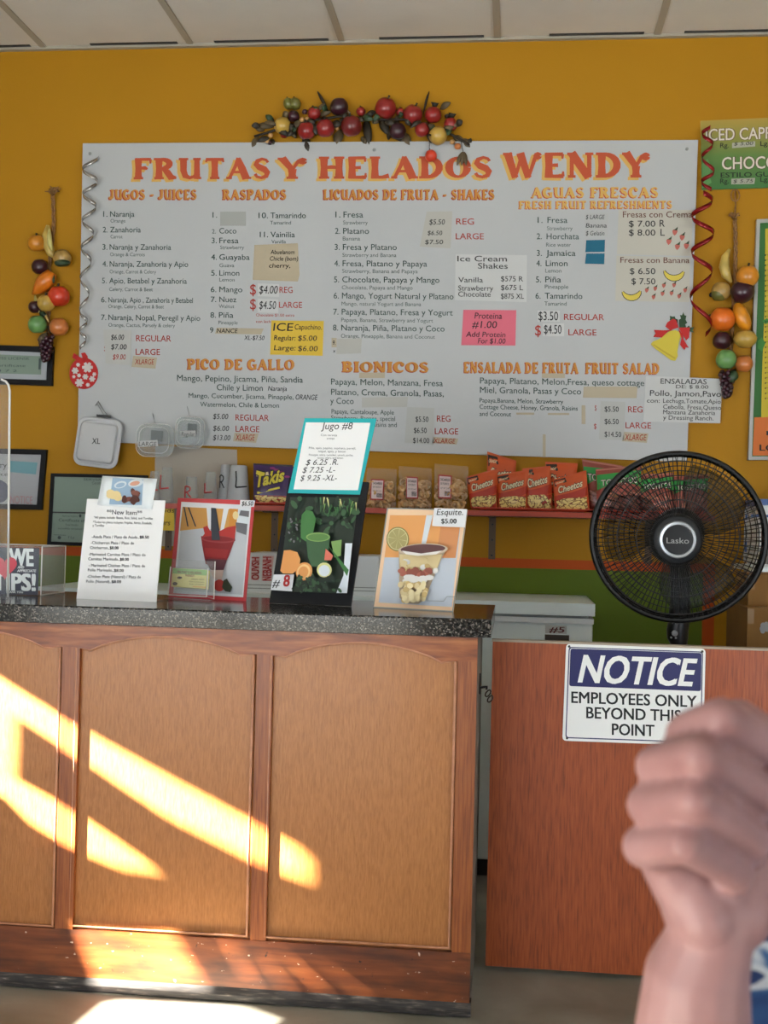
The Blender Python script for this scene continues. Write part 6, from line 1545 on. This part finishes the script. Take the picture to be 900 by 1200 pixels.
its += [([pe(*p) for p in ell(432, 708, 166, 40, 28, rot=-2)], C_('print_rim', (196, 180, 160))), ([pe(*p) for p in ell(432, 704, 150, 31, 26, rot=-2)], choc), ([pe(*p) for p in ((290, 715), (420, 735), (560, 715), (520, 740), (400, 750), (320, 740))], crm)]
food(es, PE, ([pe(212, 478), pe(690, 480), pe(625, 1092), pe(135, 1062)], tab, .0008), its)
tg = sheet(MB(), PE, [pe(508, 430), pe(727, 438), pe(712, 560), pe(492, 550)], .0105, .0008).build('price_tag', M_pw, es)
m = MB(); txt(m, PE, 'Esquite.', 511.5, 603.5, 542.5, 7, .0115, .0, .2, .0); m.build('handwriting', M_ink, tg)
m = MB(); txt(m, PE, '$5.00', 517, 613.3, 535, 5.5, .0115, .01, 0, .015); m.build('price_lettering', M_ink, tg)
MB().tube([PE.px(500, 704, .004), PE.px(520, 704.5, .004), PE.px(524, 699, .004), PE.px(535, 699.5, .004)], .0006, 4).build('clear_notch', M_gasket, es)
# ------------------------------------------------------------------ the customer in the foreground
def remesh(mb, voxel, smooth_it, name):
    me = bpy.data.meshes.new(name)
    me.from_pydata(mb.v, [], mb.f)
    o = bpy.data.objects.new(name, me); COL.objects.link(o)
    r = o.modifiers.new('r', 'REMESH'); r.mode = 'VOXEL'; r.voxel_size = voxel
    s = o.modifiers.new('s', 'SMOOTH'); s.iterations = smooth_it; s.factor = .5
    dg = bpy.context.evaluated_depsgraph_get()
    m2 = bpy.data.meshes.new_from_object(o.evaluated_get(dg))
    bpy.data.objects.remove(o)
    return m2
def skin_mat():
    m = bpy.data.materials.new('skin'); m.use_nodes = True
    nt = m.node_tree; p = nt.nodes['Principled BSDF']
    p.inputs['Roughness'].default_value = .5; p.inputs['Specular IOR Level'].default_value = .35
    p.inputs['Subsurface Weight'].default_value = .05; p.inputs['Subsurface Radius'].default_value = (.012, .004, .002); p.inputs['Subsurface Scale'].default_value = .6
    tc = nt.nodes.new('ShaderNodeTexCoord'); n = nt.nodes.new('ShaderNodeTexNoise'); n.inputs['Scale'].default_value = 22; n.inputs['Detail'].default_value = 5
    nt.links.new(tc.outputs['Object'], n.inputs['Vector'])
    r = nt.nodes.new('ShaderNodeValToRGB'); nt.links.new(n.outputs['Fac'], r.inputs[0])
    for i, (pos, c) in enumerate(((.3, (140, 100, 98)), (.7, (162, 124, 122)))):
        r.color_ramp.elements[i].position = pos; r.color_ramp.elements[i].color = [lin(v) for v in c]+[1]
    nt.links.new(r.outputs[0], p.inputs['Base Color'])
    return m
M_skin = skin_mat()
fwd = Vector((-.6, -.8, 0)); rgt = Vector((-.8, .6, 0)); upv = Vector((0, 0, 1))
pc0 = Vector((.405, .86, 0))
man = thing('person', 'person at the right edge raising a loosely closed fist, in a blue floral shirt', 'person', (.38, .88, 0))
b = MB()
def chain(pts):
    for (a, ra), (c, rc) in zip(pts, pts[1:]): b.capsule(a, ra, c, rc)
# fingers, bent at each joint, tips tucked to the palm
D = .62
fingers = [
 [((822, 880), .660, .0120), ((806, 860), .622, .0114), ((846, 842), .598, .0106), ((908, 878), .640, .0098), ((905, 905), .668, .0088)],
 [((800, 915), .660, .0120), ((770, 898), .624, .0114), ((820, 886), .590, .0106), ((893, 930), .638, .0098), ((886, 958), .668, .0088)],
 [((790, 955), .660, .0118), ((760, 943), .622, .0114), ((814, 936), .588, .0104), ((884, 984), .636, .0096), ((874, 1004), .664, .0086)],
 [((784, 1000), .656, .0112), ((754, 992), .624, .0112), ((802, 988), .594, .0100), ((864, 1024), .634, .0090), ((854, 1034), .658, .0080)],
]
for f in fingers: chain([(W(x, y, Y), r_) for (x, y), Y, r_ in f])
# thumb along the top, behind the index finger
chain([(W(880, 1010, .685), .019), (W(905, 940, .675), .0155), (W(900, 868, .655), .0118), (W(866, 842, .640), .0105)])
# palm and back of the hand
for p0, Y0, r0, p1, Y1, r1 in (((812, 880), .672, .014, (840, 1070), .668, .020), ((790, 925), .672, .014, (826, 1075), .664, .021), ((785, 985), .668, .015, (815, 1068), .660, .018),
                               ((850, 900), .682, .016, (856, 1065), .672, .021), ((880, 960), .684, .018, (862, 1068), .668, .021), ((800, 1015), .655, .013, (826, 1075), .652, .017)):
    b.capsule(W(*p0, Y0), r0, W(*p1, Y1), r1)
b.capsule(W(778, 1004, .654), .0145, W(824, 1076, .660), .0185)
elb = W(806, 1390, .70)
chain([(W(840, 1066, .664), .0222), (W(833, 1097, .664), .0232), (W(816, 1150, .668), .0288), (W(812, 1215, .674), .0322), (W(806, 1300, .688), .037), (elb, .038)])
sh_r = pc0+rgt*.165+upv*1.06; sh_l = pc0-rgt*.165+upv*1.06
chain([(elb, .038), (elb.lerp(sh_r, .5), .044), (sh_r, .052)])
el_l = sh_l+fwd*.06-rgt*.06-upv*.27; wr_l = el_l+fwd*.22+rgt*.03-upv*.02
chain([(sh_l, .052), (el_l, .04), (wr_l, .026)])
hand_l = wr_l+fwd*.07-upv*.005
b.capsule(wr_l, .024, hand_l, .026)
for i in range(4):
    a = hand_l+rgt*(.026-.018*i)+fwd*.01; c = a+fwd*(.04+.006*(1-abs(i-1.4)))-upv*.012; e = c+fwd*.022-upv*.022
    chain([(a, .0092), (c, .0086), (e, .0078)])
chain([(wr_l+rgt*.02, .013), (hand_l+rgt*.035-fwd*.01, .011), (hand_l+rgt*.04+fwd*.025, .009)])
# torso, neck, head
for h0, r0, h1, r1, off in ((.55, .125, .75, .125, .0), (.75, .125, .9, .12, .0), (.9, .12, 1.03, .115, .0)):
    for s in (-.055, .055): b.capsule(pc0+rgt*s+upv*h0, r0, pc0+rgt*s+upv*h1, r1)
b.capsule(sh_r, .05, sh_l, .05)
hc = pc0+upv*1.29+fwd*.03
b.capsule(pc0+upv*1.05, .058, hc-upv*.06, .052)
b.ball(hc, .1, (.80, .86, 1.12), 24); b.ball(hc-upv*.055+fwd*.02, .072, (.85, .85, .95), 18)
b.capsule(hc+fwd*.078+upv*.012, .009, hc+fwd*.098-upv*.022, .0135)
for s in (-1, 1):
    b.ball(hc+rgt*s*.082-upv*.01, .028, (.5, .7, 1.15), 12); b.capsule(hc+fwd*.082+rgt*.03*s+upv*.032, .01, hc+fwd*.084+rgt*.012*s+upv*.034, .008)
b.capsule(hc+fwd*.078-upv*.052+rgt*.02, .009, hc+fwd*.078-upv*.052-rgt*.02, .009)
bl0, bl1 = W(966, 1130, .82), W(976, 1065, .84)
b.capsule(bl0, .045, bl1, .038); b.capsule(bl0, .045, pc0+upv*.88, .10)
# seated legs and feet
for s in (-1, 1):
    hip = pc0+rgt*s*.09+upv*.52; kn = hip+fwd*.40+rgt*s*.05; an = kn+fwd*.03-upv*.43; 
    chain([(hip, .085), (kn, .06), (an, .04)]); b.capsule(an-upv*.035, .034, an-upv*.042+fwd*.15, .028)
me = remesh(b, .0024, 3, 'body')
for v in me.vertices: v.co -= man.location
for p in me.polygons: p.use_smooth = True
me.materials.clear(); me.materials.append(M_skin)
o = bpy.data.objects.new('body', me); COL.objects.link(o); o.parent = man
# clothes follow the body
s = MB()
for h0, r0, h1, r1 in ((.60, .138, .78, .142), (.78, .142, .9, .136), (.9, .136, 1.03, .128)):
    for d in (-.055, .055): s.capsule(pc0+rgt*d+upv*h0, r0, pc0+rgt*d+upv*h1, r1)
s.capsule(bl0, .0535, bl1, .046); s.capsule(bl0, .0535, pc0+upv*.88, .11)
s.capsule(sh_r, .064, sh_l, .064); s.capsule(sh_l, .064, sh_l.lerp(el_l, .6), .060); s.capsule(sh_r, .066, sh_r.lerp(elb, .8), .056)
me = remesh(s, .008, 6, 'shirt')
for v in me.vertices: v.co -= man.location
for p in me.polygons: p.use_smooth = True
M_shirt = ramp_mat('blue_floral_cloth', [(0.0, (26, 34, 62)), (.42, (38, 74, 130)), (.52, (62, 104, 160)), (.56, (206, 216, 226)), (.64, (214, 220, 228)), (.66, (34, 62, 116)), (.86, (24, 28, 48))], (1, 1, 1), 13, 1.5, .85, 1.6)
me.materials.clear(); me.materials.append(M_shirt)
o = bpy.data.objects.new('shirt', me); COL.objects.link(o); o.parent = man
t_ = MB()
for sgn in (-1, 1):
    hip = pc0+rgt*sgn*.09+upv*.52; kn = hip+fwd*.40+rgt*sgn*.05; an = kn+fwd*.03-upv*.40
    t_.capsule(hip, .098, kn, .073); t_.capsule(kn, .073, an, .056)
t_.capsule(W(978, 1225, .82), .054, pc0+upv*.70, .12); t_.capsule(pc0+rgt*.06+upv*.55, .13, pc0-rgt*.06+upv*.55, .13)
me = remesh(t_, .012, 4, 'trousers')
for v in me.vertices: v.co -= man.location
for p in me.polygons: p.use_smooth = True
me.materials.clear(); me.materials.append(mat('black_trousers', (26, 26, 30), 1, .8))
o = bpy.data.objects.new('trousers', me); COL.objects.link(o); o.parent = man
hr = MB()
def hf(u, v):
    th = 2*math.pi*u; ph = math.radians(-28+118*v); d = Vector((math.cos(th)*math.cos(ph)*.088, math.sin(th)*math.cos(ph)*.094, math.sin(ph)*.118))
    front = max(0, d.normalized().dot(fwd)); 
    if v < .55: d = d*(1-.22*front*(1 if ph < .5 else 0))
    return hc+d-fwd*.006
hr.grid(hf, 24, 12, cu=True); hr.build('hair', mat('dark_hair', (34, 26, 22), 1, .6), man, True)
ey = MB()
for sgn in (-1, 1):
    c = hc+fwd*.083+rgt*sgn*.03+upv*.012
    e_ = MB(); e_.ball(c-fwd*.004, .011, n=12, mi=0); e_.ball(c+fwd*.0035, .0052, n=10, mi=1); e_.build('eye', [mat('eye_white', (225, 222, 216)), mat('eye_dark', (40, 26, 20))], man, True)

for nm in ('lettering_source',):
    bpy.data.objects.remove(bpy.data.objects[nm])
